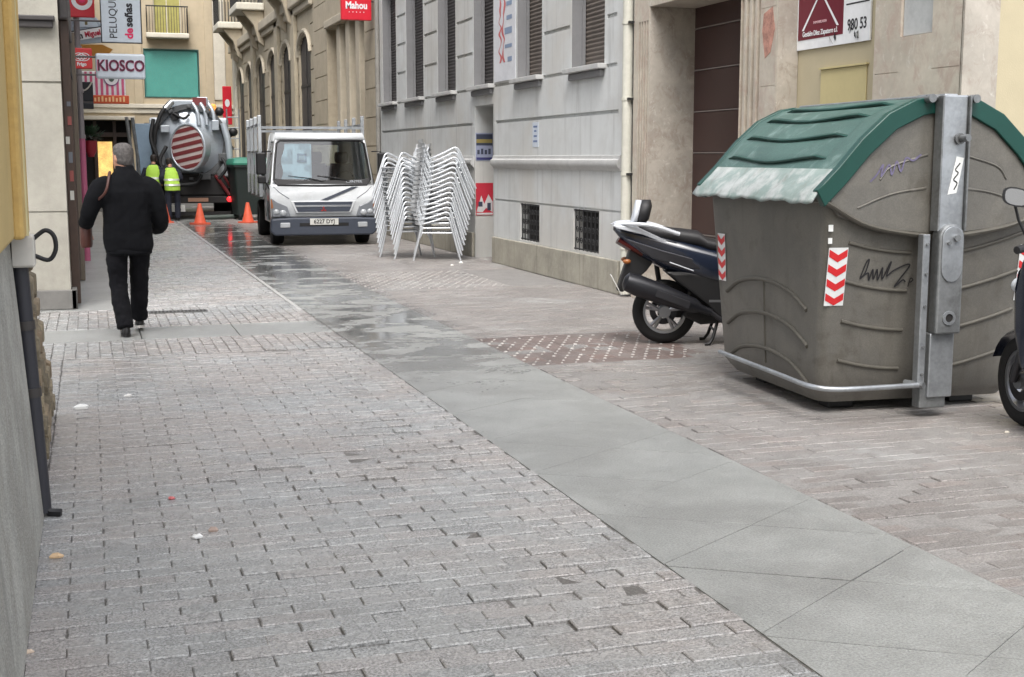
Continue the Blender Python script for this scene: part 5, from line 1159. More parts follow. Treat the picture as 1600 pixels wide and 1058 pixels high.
# dark green wheeled container beside the tanker
gc_ = thing('wheeled_rubbish_bin', 'dark wheeled rubbish bin with green lid between tanker and white truck', 'bin', (3.98, 34.3, 0), R(6))
mb = MB(); mb.loft([rrect(0.42, 0.38, 0.06, 0.14), rrect(0.50, 0.46, 0.06, 1.36), rrect(0.54, 0.50, 0.06, 1.365), rrect(0.54, 0.50, 0.06, 1.42)]); mb.obj('body', P('dark_green_plastic', 34, 44, 42, 0.5), gc_, smooth=35)
mb = MB(); mb.loft([rrect(0.55, 0.51, 0.07, 1.425), rrect(0.55, 0.51, 0.07, 1.47), rrect(0.50, 0.42, 0.1, 1.58), rrect(0.3, 0.25, 0.1, 1.62)]); mb.obj('lid', P('green_plastic_lid', 50, 120, 100, 0.45), gc_, smooth=35)
for x in (-0.36, 0.36):
    for y in (-0.32, 0.32):
        mb = MB(); mb.cyl((x-0.03, y, 0.09), (x+0.03, y, 0.09), 0.09, n=14); mb.obj('wheel', m_tyre, gc_, smooth=40)
# ------------------------------------------------------------------ stacked aluminium terrace chairs (local: sitter faces +x)
m_alu = P('brushed_aluminium', 214, 218, 222, 0.35, metal=0.5, var=0.1, bump=0.02); m_aluslat = P('aluminium_slat', 216, 218, 220, 0.38, metal=0.35, var=0.08, bump=0.02)
def chair_master():
    ro = thing('terrace_chair', 'x', 'chair')
    for s in (-1, 1):   # side hoop: front leg, arm, back of arm; rear leg
        h = MB(); h.tube(spline([(0.40, s*0.265, 0.0), (0.33, s*0.27, 0.25), (0.265, s*0.275, 0.50), (0.225, s*0.28, 0.635), (0.16, s*0.28, 0.675), (0.02, s*0.275, 0.63), (-0.16, s*0.26, 0.58), (-0.24, s*0.22, 0.56)], 4), 0.0155, 7); h.obj('front_leg', m_alu, ro, smooth=60)
        l = MB(); l.tube([(-0.34, s*0.24, 0.0), (-0.26, s*0.23, 0.30), (-0.20, s*0.225, 0.44), (-0.25, s*0.22, 0.62), (-0.30, s*0.20, 0.82)], 0.0145, 7); l.obj('rear_leg', m_alu, ro, smooth=60)
    st = MB()
    for i in range(7):
        x = -0.18+0.07*i; st.b2((x, -0.235, 0.435-0.003*abs(i-3)), (x+0.056, 0.235, 0.449-0.003*abs(i-3)))
    st.obj('seat', m_aluslat, ro, bevel=0.004, seg=1)
    fr = MB(); fr.tube([(-0.2, -0.235, 0.432), (0.26, -0.25, 0.432), (0.26, 0.25, 0.432), (-0.2, 0.235, 0.432)], 0.011, 6); fr.obj('seat_frame', m_alu, ro, smooth=60)
    bk = MB()
    for z, b in ((0.56, 0.10), (0.63, 0.10), (0.70, 0.10), (0.77, 0.10), (0.83, 0.09)):
        for i in range(8):
            y0, y1 = -0.24+0.06*i, -0.18+0.06*i; x0, x1 = [-(0.20+(z-0.44)*0.28) - b*(1-(y/0.24)**2)*0.7 for y in (y0, y1)]
            bk.add([(x0-0.006, y0, z), (x1-0.006, y1, z), (x1-0.006, y1, z+0.05), (x0-0.006, y0, z+0.05), (x0+0.006, y0, z), (x1+0.006, y1, z), (x1+0.006, y1, z+0.05), (x0+0.006, y0, z+0.05)], [(0, 1, 2, 3), (4, 7, 6, 5), (3, 2, 6, 7), (0, 4, 5, 1)])
    bk.obj('backrest', m_aluslat, ro, smooth=40)
    return ro
cm = chair_master(); first = True
stacks = [((5.17, 19.78), -14, 15, 'the chair stack nearest the wall', 0.018, -0.6), ((4.88, 20.32), -166, 14, 'the chair stack beside the white truck', 0.010, -0.5)]
words = ['lowest', 'second', 'third', 'fourth', 'fifth', 'sixth', 'seventh', 'eighth', 'ninth', 'tenth', 'eleventh', 'twelfth', 'thirteenth']
words += ['fourteenth', 'fifteenth']
for (x, y), rot, n, which, fwd, tl in stacks:
    c, s = math.cos(R(rot)), math.sin(R(rot))
    for k in range(n):
        o = cm if first else copy_tree(cm); first = False
        d = fwd*k; o.location = (x+c*d+random.uniform(-.005, .005), y+s*d+random.uniform(-.005, .005), 0.076*k)
        o.rotation_euler = (random.uniform(-.008, .008) + 0, R(tl*k), R(rot)+random.uniform(-.03, .03))
        wd = 'topmost' if k == n-1 else words[k] + (' from the ground' if k else '')
        tag(o, 'silver aluminium chair, %s in %s' % (wd, which), 'chair', 'stacked aluminium terrace chairs')
# ------------------------------------------------------------------ people (local: facing +y)
def fused(mb, name, mat, parent, voxel, smooth_it=6, wrinkle=0.0, wscale=0.12):
    o = mb.obj(name, mat, parent)
    r = o.modifiers.new('fuse', 'REMESH'); r.mode = 'VOXEL'; r.voxel_size = voxel; r.use_smooth_shade = True
    s = o.modifiers.new('relax', 'SMOOTH'); s.iterations = smooth_it; s.factor = 0.5
    if wrinkle:
        tx = bpy.data.textures.get('folds%.2f' % wscale) or bpy.data.textures.new('folds%.2f' % wscale, 'CLOUDS'); tx.noise_scale = wscale; tx.noise_depth = 2
        d = o.modifiers.new('folds', 'DISPLACE'); d.texture = tx; d.strength = wrinkle; d.mid_level = 0.5; d.texture_coords = 'LOCAL'
    return o
def limb(mb, pts, rad, n=12, k=4):
    sp = spline(pts, k); m = len(sp); rr = []
    for i in range(m):
        t = i/(m-1)*(len(rad)-1); a = min(int(t), len(rad)-2); rr.append(rad[a]+(rad[a+1]-rad[a])*(t-a))
    mb.tube(sp, rr, n)
def trunk(mb, rings, n=20, p=2.4):     # rings: (x, y, z, halfwidth, halfdepth)
    mb.loft([ell((x, y, z), (w, 0, 0), (0, d, 0), n, p) for x, y, z, w, d in rings])
def hand(mb, wrist, dirv, palm, thumb_side, L=0.18):
    # palm slab, four bent fingers of unequal length and a thumb leaving the side of the palm
    d = Vector(dirv).normalized(); pn = Vector(palm).normalized(); sd = d.cross(pn).normalized()*thumb_side; w = Vector(wrist)
    mb.loft([ell(w + d*L*t, sd*(0.028+0.014*min(1, t*4)), pn*(0.016), 10, 2.8) for t in (0, 0.15, 0.35, 0.5)])
    for i, fl in enumerate((0.42, 0.48, 0.45, 0.36)):
        b = w + d*L*0.47 + sd*(0.030-0.020*i); q = b + d*L*fl*0.5 + pn*0.008; e = q + d*L*fl*0.35 + pn*0.035
        mb.tube([b - d*0.02, b, q, e], [0.0095, 0.0095, 0.009, 0.0075], 7)
    b = w + d*L*0.16 + sd*0.034; mb.tube([b - sd*0.015, b + sd*0.012 + d*0.03, b + sd*0.012 + d*0.065 + pn*0.02], [0.012, 0.0105, 0.0085], 7)
def head(mb, c, yaw, sc=1.0):
    m = Matrix.Rotation(yaw, 3, 'Z'); c = Vector(c)
    T = lambda x, y, z: c + m @ Vector((x*sc, y*sc, z*sc))
    mb.loft([[T(w*math.cos(2*math.pi*i/16), y0 + d*math.sin(2*math.pi*i/16), z) for i in range(16)] for z, w, d, y0 in ((-0.115, 0.035, 0.035, 0.04), (-0.10, 0.05, 0.055, 0.03), (-0.06, 0.064, 0.082, 0.012), (-0.01, 0.072, 0.093, 0.0), (0.04, 0.076, 0.098, -0.004), (0.08, 0.070, 0.09, -0.008), (0.108, 0.05, 0.065, -0.01), (0.12, 0.02, 0.03, -0.01))])
    mb.loft([[T(a*w, 0.088+h, z) for a, h in ((-1, 0), (0, 0.026*k_), (1, 0), (0, -0.01))] for z, w, k_ in ((0.02, 0.008, 0.3), (-0.01, 0.012, 0.8), (-0.028, 0.016, 1.0), (-0.036, 0.012, 0.5))])
    for s in (-1, 1): mb.loft([[T(s*(0.072+0.012*q), -0.005+0.012*q+0.018*math.cos(2*math.pi*i/10), -0.01+0.032*math.sin(2*math.pi*i/10)) for i in range(10)] for q in (0, 1)])
    mb.loft([[T(0.024*math.cos(2*math.pi*i/10), 0.086+0.008*math.sin(2*math.pi*i/10), z) for i in range(10)] for z in (-0.068, -0.062, -0.056)])
    return T
m_skin = M('skin', srgb(186, 138, 114), 0.55, var=0.08, worldpos=False, bump=0.05, scale=10)
m_greyhair = M('grey_hair', srgb(84, 80, 78), 0.6, var=0.4, worldpos=False, scale=40, bump=0.6, bscale=160)
m_darkhair = M('dark_hair', srgb(40, 33, 30), 0.6, var=0.3, worldpos=False, scale=30, bump=0.5, bscale=120)
m_jacket = M('black_jacket_cloth', srgb(9, 10, 14), 0.9, var=0.05, worldpos=False, scale=3, bump=0.1, bscale=200, spec=0.2)
m_trouser = M('charcoal_trousers', srgb(13, 13, 17), 0.9, spec=0.2, var=0.05, worldpos=False, scale=6, bump=0.2, bscale=150)
m_shoe = P('black_shoe_leather', 26, 24, 24, 0.4); m_sole = P('pale_sole', 190, 186, 180, 0.7); m_bag = P('brown_leather_bag', 74, 40, 32, 0.5, bump=0.15)

def hair_cap(mb, T, low=-0.05, grow=1.07):
    rows = []
    for z, w, d, y0 in ((-0.075, 0.052, 0.062, -0.026), (-0.04, 0.070, 0.082, -0.018), (0.0, 0.077, 0.092, -0.012), (0.04, 0.080, 0.098, -0.008), (0.08, 0.076, 0.096, -0.006), (0.112, 0.058, 0.075, -0.008), (0.130, 0.025, 0.035, -0.01)):
        row = []
        for i in range(20):
            a = 2*math.pi*i/20; y = y0 + d*grow*math.sin(a); lim = 0.045 if z < 0.05 else 0.085
            row.append(T(w*grow*math.cos(a), min(y, lim if z > 0.0 else 0.015), z))
        rows.append(row)
    mb.loft(rows)

# the walking man, seen from behind
man = thing('person', 'man in a black jacket and dark trousers walking away along the brick pavement', 'person', (0.30, 12.10, 0), R(4))
b = MB()
T = head(b, (-0.015, 0.055, 1.605), R(38))
limb(b, [(-0.005, 0.01, 1.42), (-0.01, 0.03, 1.50), (-0.015, 0.045, 1.56)], [0.062, 0.056, 0.055])
trunk(b, [(0, 0, 0.84, 0.13, 0.09), (0, 0, 0.95, 0.16, 0.11), (0, 0, 1.10, 0.145, 0.10), (0, 0, 1.28, 0.165, 0.105), (0, 0.0, 1.40, 0.15, 0.085), (0, 0.01, 1.45, 0.08, 0.06)])
limb(b, [(-0.17, 0.0, 1.37), (-0.31, 0.01, 1.15), (-0.33, 0.16, 1.02), (-0.31, 0.22, 0.99)], [0.05, 0.042, 0.034, 0.028])
limb(b, [(0.17, 0.0, 1.37), (0.265, -0.02, 1.12), (0.27, 0.14, 0.96), (0.23, 0.20, 0.94)], [0.05, 0.042, 0.034, 0.028])
hand(b, (-0.325, 0.17, 1.00), (0.02, 0.55, -0.8), (1, 0.1, 0), 1); hand(b, (0.235, 0.195, 0.945), (-0.5, 0.6, -0.5), (-0.6, -0.5, 0), -1)
LL = [(-0.085, 0.0, 0.90), (-0.105, 0.0, 0.70), (-0.10, 0.01, 0.48), (-0.085, -0.06, 0.26), (-0.068, -0.13, 0.09)]
RL = [(0.085, 0.0, 0.90), (0.10, 0.06, 0.70), (0.092, 0.10, 0.50), (0.09, 0.16, 0.30), (0.09, 0.235, 0.13)]
for P_ in (LL, RL): limb(b, P_, [0.078, 0.07, 0.052, 0.048, 0.036])
limb(b, [(-0.068, -0.13, 0.08), (-0.06, -0.04, 0.045), (-0.05, 0.07, 0.035)], [0.04, 0.035, 0.025]); limb(b, [(0.09, 0.235, 0.12), (0.095, 0.32, 0.075), (0.10, 0.42, 0.06)], [0.04, 0.035, 0.025])
fused(b, 'body', m_skin, man, 0.0085, 4)
h = MB(); hair_cap(h, T); fused(h, 'hair', m_greyhair, man, 0.010, 3, 0.01, 0.02)
j = MB()
trunk(j, [(0.005, 0.0, 0.765, 0.205, 0.135), (0.005, 0.0, 0.80, 0.212, 0.145), (0.0, 0.0, 0.88, 0.215, 0.15), (0, 0, 1.02, 0.205, 0.145), (0, 0.0, 1.18, 0.212, 0.145), (0, 0.0, 1.30, 0.222, 0.14), (0, 0.01, 1.385, 0.205, 0.12), (0, 0.015, 1.44, 0.13, 0.10), (-0.005, 0.025, 1.50, 0.082, 0.082), (-0.008, 0.03, 1.535, 0.076, 0.078)])
limb(j, [(-0.14, 0.0, 1.375), (-0.22, 0.0, 1.34), (-0.285, -0.015, 1.22), (-0.335, 0.0, 1.10), (-0.35, 0.09, 1.03), (-0.335, 0.165, 1.005)], [0.07, 0.088, 0.082, 0.075, 0.068, 0.056], 14)
limb(j, [(0.14, 0.0, 1.375), (0.215, 0.0, 1.33), (0.265, -0.02, 1.19), (0.295, -0.01, 1.05), (0.29, 0.09, 0.98), (0.25, 0.17, 0.95)], [0.07, 0.088, 0.082, 0.075, 0.066, 0.056], 14)
jo = fused(j, 'jacket', m_jacket, man, 0.010, 5, 0.032, 0.17)
hm_ = MB(); hm_.loft([ell((0.005, 0.0, z), (w, 0, 0), (0, d, 0), 24, 2.4) for z, w, d in ((0.735, 0.19, 0.125), (0.745, 0.203, 0.137), (0.785, 0.205, 0.139), (0.80, 0.20, 0.132))]); fused(hm_, 'waistband', m_jacket, jo, 0.012, 3, 0.012, 0.05)
t = MB(); trunk(t, [(0, 0, 0.74, 0.165, 0.115), (0, 0, 0.82, 0.175, 0.125), (0, 0, 0.95, 0.17, 0.12)])
for P_, rr in ((LL, [0.098, 0.096, 0.082, 0.076, 0.074]), (RL, [0.098, 0.096, 0.082, 0.078, 0.076])):
    Q = [Vector(p) for p in P_]; Q[-1] = Q[-1] + Vector((0, 0, -0.01)); limb(t, Q, rr, 14)
fused(t, 'trousers', m_trouser, man, 0.011, 5, 0.030, 0.09)
def shoe(parent, heel, yaw, pitch):
    m = Matrix.Rotation(yaw, 3, 'Z') @ Matrix.Rotation(pitch, 3, 'X'); o = Vector(heel)
    s_ = MB(); s_.loft([[o + m @ Vector((w*math.cos(2*math.pi*i/14), y, max(0.022, zc + hh*math.sin(2*math.pi*i/14)))) for i in range(14)] for y, w, zc, hh in ((-0.005, 0.018, 0.05, 0.03), (0.01, 0.036, 0.055, 0.05), (0.06, 0.040, 0.055, 0.052), (0.12, 0.042, 0.045, 0.042), (0.19, 0.048, 0.035, 0.033), (0.25, 0.040, 0.03, 0.026), (0.28, 0.015, 0.027, 0.014))]); so_ = s_.obj('shoe', m_shoe, parent, smooth=60)
    q = MB(); q.loft([[o + m @ Vector((w*math.cos(2*math.pi*i/16), 0.138+0.15*math.sin(2*math.pi*i/16), z)) for i in range(16)] for z, w in ((0.0, 0.043), (0.022, 0.045))]); q.obj('sole', m_sole if pitch else m_shoe, so_, smooth=40)
shoe(man, (-0.068, -0.17, 0.0), R(-4), 0); shoe(man, (0.09, 0.20, 0.035), R(-6), R(-6))
bg_ = thing('shoulder_bag', 'dark brown shoulder bag at the hip of the walking man', 'bag', (-0.02, 12.28, 0.0))
q = MB(); q.loft([ell((-0.06, 12.26, z), (0.055*k, 0.02, 0), (0, 0.13*k, 0), 14, 3.5) for z, k in ((0.80, 0.9), (0.83, 1.0), (1.0, 0.95), (1.05, 0.8))]); q.obj('pouch', m_bag, bg_, smooth=50, world=True)
q = MB(); q.tube(spline([(-0.06, 12.16, 1.03), (0.03, 12.035, 1.2), (0.12, 11.945, 1.30), (0.155, 11.99, 1.43), (0.165, 12.1, 1.475), (0.14, 12.2, 1.40), (0.02, 12.27, 1.2), (-0.05, 12.3, 1.05)], 5), 0.012, 6); q.obj('strap', m_bag, bg_, smooth=50, world=True)

# two workers in vests beside the tanker
m_vest = M('fluorescent_yellow_vest', srgb(172, 214, 76), 0.65, var=0.06, worldpos=False, bump=0.1, emit=0.0); m_ref = P('reflective_tape', 206, 208, 200, 0.3, metal=0.3); m_work = M('navy_workwear', srgb(30, 34, 48), 0.8, var=0.15, worldpos=False, bump=0.2)
def worker(label, loc, rotz, lean, turn, hgt, arm):
    ro = thing('person', label, 'person', loc, rotz, 'workers in fluorescent vests'); k = hgt/1.72
    def S(p): # lean the trunk forward above the hips
        x, y, z = p; 
        if z > 0.9: 
            dz = z-0.9; y += dz*math.sin(lean); z = 0.9+dz*math.cos(lean)
        return (x*k, y*k, z*k)
    def tr(mb, rings, p=2.4): mb.loft([ell(S((x, y, z)), (w*k, 0, 0), (0, d*k, 0), 18, p) for x, y, z, w, d in rings])
    b = MB(); T = head(b, S((0.0, 0.05, 1.60)), turn, k); limb(b, [S((0, 0, 1.42)), S((0, 0.03, 1.56))], [0.055, 0.052])
    tr(b, [(0, 0, 0.84, 0.14, 0.09), (0, 0, 1.1, 0.14, 0.10), (0, 0, 1.3, 0.16, 0.10), (0, 0, 1.42, 0.12, 0.08)])
    AL = [(-0.17, 0, 1.37), (-0.25, 0.03, 1.15), (-0.22, 0.2, 1.02+arm)]; AR = [(0.17, 0, 1.37), (0.25, 0.03, 1.15), (0.2, 0.22, 1.04+arm)]
    for A, sd in ((AL, 1), (AR, -1)):
        limb(b, [S(p) for p in A], [0.05, 0.042, 0.03]); hand(b, S(A[-1]), (0, 0.8, -0.4), (-sd*-1, 0, 0), sd)
    G = [[(-0.1, 0, 0.9), (-0.12, 0.02, 0.48), (-0.11, -0.02, 0.08)], [(0.1, 0, 0.9), (0.13, 0.05, 0.48), (0.12, 0.02, 0.08)]]
    for q in G: limb(b, [S(p) for p in q], [0.075, 0.055, 0.04])
    fused(b, 'body', m_skin, ro, 0.011, 4)
    h = MB(); hair_cap(h, T); fused(h, 'hair', m_darkhair, ro, 0.012, 3)
    j = MB(); tr(j, [(0, 0, 0.78, 0.18, 0.12), (0, 0, 0.9, 0.185, 0.13), (0, 0, 1.1, 0.18, 0.125), (0, 0, 1.3, 0.20, 0.125), (0, 0.01, 1.40, 0.16, 0.10), (0, 0.02, 1.48, 0.075, 0.075)])
    for A in (AL, AR): limb(j, [S(p) for p in A], [0.078, 0.068, 0.05])
    fused(j, 'sweater', m_work, ro, 0.014, 5, 0.02, 0.1)
    v = MB(); tr(v, [(0, 0, 0.80, 0.198, 0.142), (0, 0, 0.95, 0.202, 0.148), (0, 0, 1.15, 0.196, 0.145), (0, 0, 1.32, 0.19, 0.142), (0, 0.0, 1.42, 0.135, 0.118), (0, 0.01, 1.455, 0.10, 0.10)]); vo = fused(v, 'vest', m_vest, ro, 0.013, 3, 0.015, 0.1)
    for z in (0.93, 1.08):
        q = MB(); tr(q, [(0, 0, z, 0.209, 0.155), (0, 0, z+0.055, 0.209, 0.155)]); q.obj('reflective_band', m_ref, vo, smooth=50)
    t = MB(); tr(t, [(0, 0, 0.76, 0.16, 0.11), (0, 0, 0.92, 0.165, 0.12)])
    for q in G: limb(t, [S(p) for p in q], [0.095, 0.08, 0.075])
    fused(t, 'trousers', m_work, ro, 0.014, 5, 0.02, 0.1)
    for q in G: shoe(ro, (q[-1][0]*k, q[-1][1]*k-0.04, 0), 0, 0)
worker('worker in yellow vest with back turned, standing left at the tanker', (1.52, 34.25, 0), R(-12), R(12), R(10), 1.70, 0.05)
worker('shorter worker in yellow vest leaning towards the striped hatch', (1.98, 34.0, 0), R(8), R(24), R(-15), 1.66, 0.0)

# traffic cones
m_cone = M('orange_cone_plastic', srgb(222, 100, 72), 0.5, var=0.08, worldpos=False, bump=0.03)
cone0 = None
for i, (x, y, lab) in enumerate(((1.72, 33.1, 'orange traffic cone standing at the feet of the two workers'), (2.50, 32.2, 'orange traffic cone standing in the middle behind the tanker'), (3.69, 32.5, 'orange traffic cone standing beside the white truck'))):
    if cone0 is None:
        c = thing('traffic_cone', lab, 'cone', (x, y, 0), 0, 'orange traffic cones'); cone0 = c
        q = MB(); q.loft([rrect(0.19, 0.19, 0.03, 0.0), rrect(0.19, 0.19, 0.03, 0.035)]); q.obj('base', m_cone, c)
        q = MB(); q.lathe([(0.145, 0.035), (0.13, 0.06), (0.04, 0.50), (0.03, 0.505), (0.025, 0.50)], (0, 0, 0), 'Z', 20); q.obj('cone_body', m_cone, c, smooth=40)
        q = MB(); q.lathe([(0.0945, 0.245), (0.077, 0.33)], (0, 0, 0), 'Z', 20); 
    else:
        c = copy_tree(cone0); c.location = (x, y, 0); c['label'] = lab
    c.rotation_euler.z = R(20*i+8)
# ------------------------------------------------------------------ signs on the left row (they face down the street, -y)
RX, UZ = (1, 0, 0), (0, 0, 1)
w_sign = P('sign_white', 198, 208, 218, 0.4); k_sign = P('sign_black_ink', 36, 36, 42, 0.5); r_sign = P('sign_red', 200, 38, 52, 0.4); mag = P('sign_magenta', 214, 40, 96, 0.4)
mar = P('sign_maroon', 130, 26, 60, 0.45); w2 = P('sign_pure_white', 226, 228, 230, 0.4); och = P('sign_ochre', 176, 122, 44, 0.5); orn = P('sign_orange', 206, 84, 40, 0.45); m_bracket = P('bracket_steel', 96, 92, 92, 0.5, metal=0.4)
def panel(name, label, x0, x1, z0, z1, y, mat, cat='sign', thick=0.06, round_=0.015, bracket=True):
    s = thing(name, label, cat, (x0, y, z0)); q = MB(); q.b2((x0, y, z0), (x1, y+thick, z1)); q.obj('board', mat, s, bevel=round_, world=True)
    if bracket:
        for z in (z0+0.15*(z1-z0), z1-0.15*(z1-z0)): q = MB(); q.cyl((-0.26, y+thick/2, z), (x0+0.02, y+thick/2, z), 0.014, n=6); q.obj('bracket', m_bracket, s, world=True)
    return s
def put(s, root, x, z, y, size, mat, **kw):
    L = root.location; return text(s, size, mat, root, (x-L.x, y-L.y-0.002, z-L.z), kw.pop('right', RX), kw.pop('up', UZ), 0.002, **kw)
def disc(root, x, z, y, rx, rz, mat, name='emblem', n=28, a0=0, a1=360):
    q = MB(); st = (a1-a0)/n; pts = [(x+rx*math.cos(R(a0+st*i)), z+rz*math.sin(R(a0+st*i))) for i in range(n+(0 if a1-a0 == 360 else 1))]
    q.prism(pts, y-0.004, y, 'Y'); return q.obj(name, mat, root, world=True)
def ring(root, x, z, y, r0, r1, mat, sy=1.0, name='emblem', n=28):
    q = MB()
    for i in range(n):
        a, b = 2*math.pi*i/n, 2*math.pi*(i+1)/n
        q.quad((x+r0*math.cos(a), y, z+sy*r0*math.sin(a)), (x+r1*math.cos(a), y, z+sy*r1*math.sin(a)), (x+r1*math.cos(b), y, z+sy*r1*math.sin(b)), (x+r0*math.cos(b), y, z+sy*r0*math.sin(b)))
    return q.obj(name, mat, root, world=True)
# hairdresser's board: two lines reading upwards
pq = panel('hairdresser_sign', 'tall white board with upward lettering for a hairdresser above the kiosk sign', 0.24, 0.81, 3.27, 5.3, 20.0, w_sign)
fr = MB()
for a in ((0.235, 0.25, 3.262, 5.3), (0.80, 0.815, 3.262, 5.3), (0.25, 0.80, 3.262, 3.276)): fr.b2((a[0], 19.992, a[2]), (a[1], 20.0, a[3]))
fr.obj('edge_frame', k_sign, pq, world=True)
put('PELUQUERÍA', pq, 0.415, 3.33, 20.0, 0.155, k_sign, right=(0, 0, 1), up=(-1, 0, 0), align='LEFT', sx=0.92)
put('de', pq, 0.635, 3.33, 20.0, 0.155, mag, right=(0, 0, 1), up=(-1, 0, 0), align='LEFT', bold=0.006)
put('señas', pq, 0.635, 3.502, 20.0, 0.155, k_sign, right=(0, 0, 1), up=(-1, 0, 0), align='LEFT', bold=0.006)
# kiosk sign
kq = panel('kiosk_sign', 'white rounded board lettered KIOSCO in maroon', 0.13, 0.78, 2.67, 3.01, 18.6, w_sign, round_=0.03)
put('KIOSCO', kq, 0.455, 2.84, 18.6, 0.205, P('pink_shadow_ink', 226, 140, 170, 0.5), sx=0.82, bold=0.006, name='lettering_shadow')
put('KIOSCO', kq, 0.463, 2.842, 18.592, 0.205, P('sign_dark_maroon', 86, 16, 50, 0.5), sx=0.82, bold=0.005)
# beer signs above each other on a round light box
rq = panel('round_beer_sign', 'red square light box with white ring over the round beer sign', -0.21, 0.17, 3.72, 4.15, 21.0, r_sign)
ring(rq, -0.01, 3.98, 20.994, 0.09, 0.155, w2, name='white_ring'); disc(rq, -0.01, 3.98, 20.994, 0.05, 0.05, mag)
sq_ = thing('beer_sign', 'round topped beer sign with diagonal name band beside the hairdresser board', 'sign', (-0.19, 21.6, 3.2))
q = MB(); q.prism([(0.03+0.24*math.cos(R(a)), 3.62+0.22*math.sin(R(a))) for a in range(0, 181, 10)] + [(-0.20, 3.36), (0.27, 3.40)], 21.6, 21.66, 'Y'); q.obj('board', P('sign_grey_blue', 168, 182, 196, 0.4), sq_, world=True, bevel=0.01)
q = MB(); q.prism([(0.03+0.2*math.cos(R(a)), 3.6+0.19*math.sin(R(a))) for a in range(10, 171, 10)], 21.592, 21.5995, 'Y'); q.obj('inner_field', P('sign_pale_blue', 196, 210, 222, 0.4), sq_, world=True)
q = MB(); q.prism([(-0.19, 3.40), (0.30, 3.50), (0.30, 3.645), (-0.19, 3.545)], 21.575, 21.591, 'Y'); q.obj('name_band', w2, sq_, world=True)
q = MB(); q.prism([(-0.19, 3.545), (0.30, 3.645), (0.30, 3.66), (-0.19, 3.56)], 21.575, 21.592, 'Y'); q.obj('band_edge', k_sign, sq_, world=True)
a = (0.98, 0, 0.2); u_ = (-0.2, 0, 0.98)
put('San', sq_, -0.10, 3.483, 21.574, 0.125, k_sign, right=a, up=u_, bold=0.006, sx=0.95); put('Miguel', sq_, 0.13, 3.532, 21.574, 0.115, P('sign_crimson', 176, 30, 60, 0.4), right=a, up=u_, bold=0.004, sx=0.8)
q = MB(); q.b2((0.02, 21.586, 3.665), (0.06, 21.591, 3.74)); q.obj('small_figure', P('sign_olive', 120, 112, 80, 0.5), sq_, world=True)
q = MB(); q.prism([(-0.15, 3.36), (0.27, 3.37), (0.42, 3.30), (0.34, 3.20), (-0.08, 3.18)], 21.61, 21.7, 'Y'); q.obj('ochre_base', och, sq_, world=True)
q = MB(); q.cyl((-0.24, 21.63, 3.5), (-0.18, 21.63, 3.5), 0.014, n=6); q.obj('bracket', m_bracket, sq_, world=True)
# ice cream sign: red square with a white looped heart
iq = panel('ice_cream_sign', 'small red ice cream sign with white looped heart beside the kiosk board', -0.2, 0.10, 2.90, 3.20, 20.2, P('sign_coral_red', 208, 52, 54, 0.4))
for r_, w_ in ((0.085, 0.014), (0.048, 0.012)):
    for s in (-1, 1): ring(iq, -0.05+s*0.033, 3.07, 20.194-0.001*s, r_-w_, r_, w2, 0.72)
put('Frigo', iq, -0.05, 2.965, 20.2, 0.065, w2, bold=0.003)
# striped panel, dark box and orange board under the kiosk sign
sp2 = panel('striped_sign', 'pink and white striped panel with oval badge under the kiosk board', -0.2, 0.62, 2.60, 3.02, 22.6, w2, bracket=False)
for i in range(10):
    q = MB(); x = -0.19+0.083*i; q.b2((x, 22.594, 2.61), (x+0.04, 22.5995, 3.01)); q.obj('stripe', P('stripe_pink', 204, 92, 130, 0.5), sp2, world=True)
disc(sp2, 0.40, 2.93, 22.594, 0.13, 0.15, w2, 'badge'); disc(sp2, 0.40, 2.93, 22.589, 0.05, 0.08, P('badge_grey_green', 80, 96, 88, 0.5), 'badge_mark'); ring(sp2, 0.40, 2.93, 22.586, 0.115, 0.13, P('badge_violet', 120, 70, 120, 0.5), 1.15, 'badge_ring')
dq = thing('dark_lantern_box', 'black hanging box with looped pale cord left of the orange board', 'sign', (-0.2, 21.8, 2.4))
q = MB(); q.b2((-0.2, 21.8, 2.5), (0.10, 22.0, 2.80)); q.b2((-0.2, 21.8, 2.38), (0.10, 22.0, 2.47)); q.obj('box', P('lantern_black', 26, 28, 36, 0.5), dq, world=True, bevel=0.01)
q = MB(); q.tube(spline([(-0.19, 21.79, 2.80), (-0.12, 21.79, 2.70), (-0.05, 21.79, 2.665), (0.02, 21.79, 2.70), (0.09, 21.79, 2.80)], 5), 0.012, 6); q.obj('cord', P('pale_cord', 196, 190, 180, 0.6), dq, world=True)
q = MB(); q.b2((-0.2, 21.82, 2.471), (0.10, 21.98, 2.499)); q.obj('rim', m_bracket, dq, world=True)
oq = panel('orange_sign', 'orange lettered board below the striped panel', 0.08, 0.66, 2.48, 2.62, 22.3, orn, bracket=False)
for i in range(9):
    q = MB(); x = 0.115+0.056*i; q.b2((x, 22.2935, 2.515), (x+0.03, 22.2995, 2.575+0.012*(i % 3))); q.obj('print_mark', P('sign_pale_orange', 244, 196, 140, 0.5), oq, world=True)
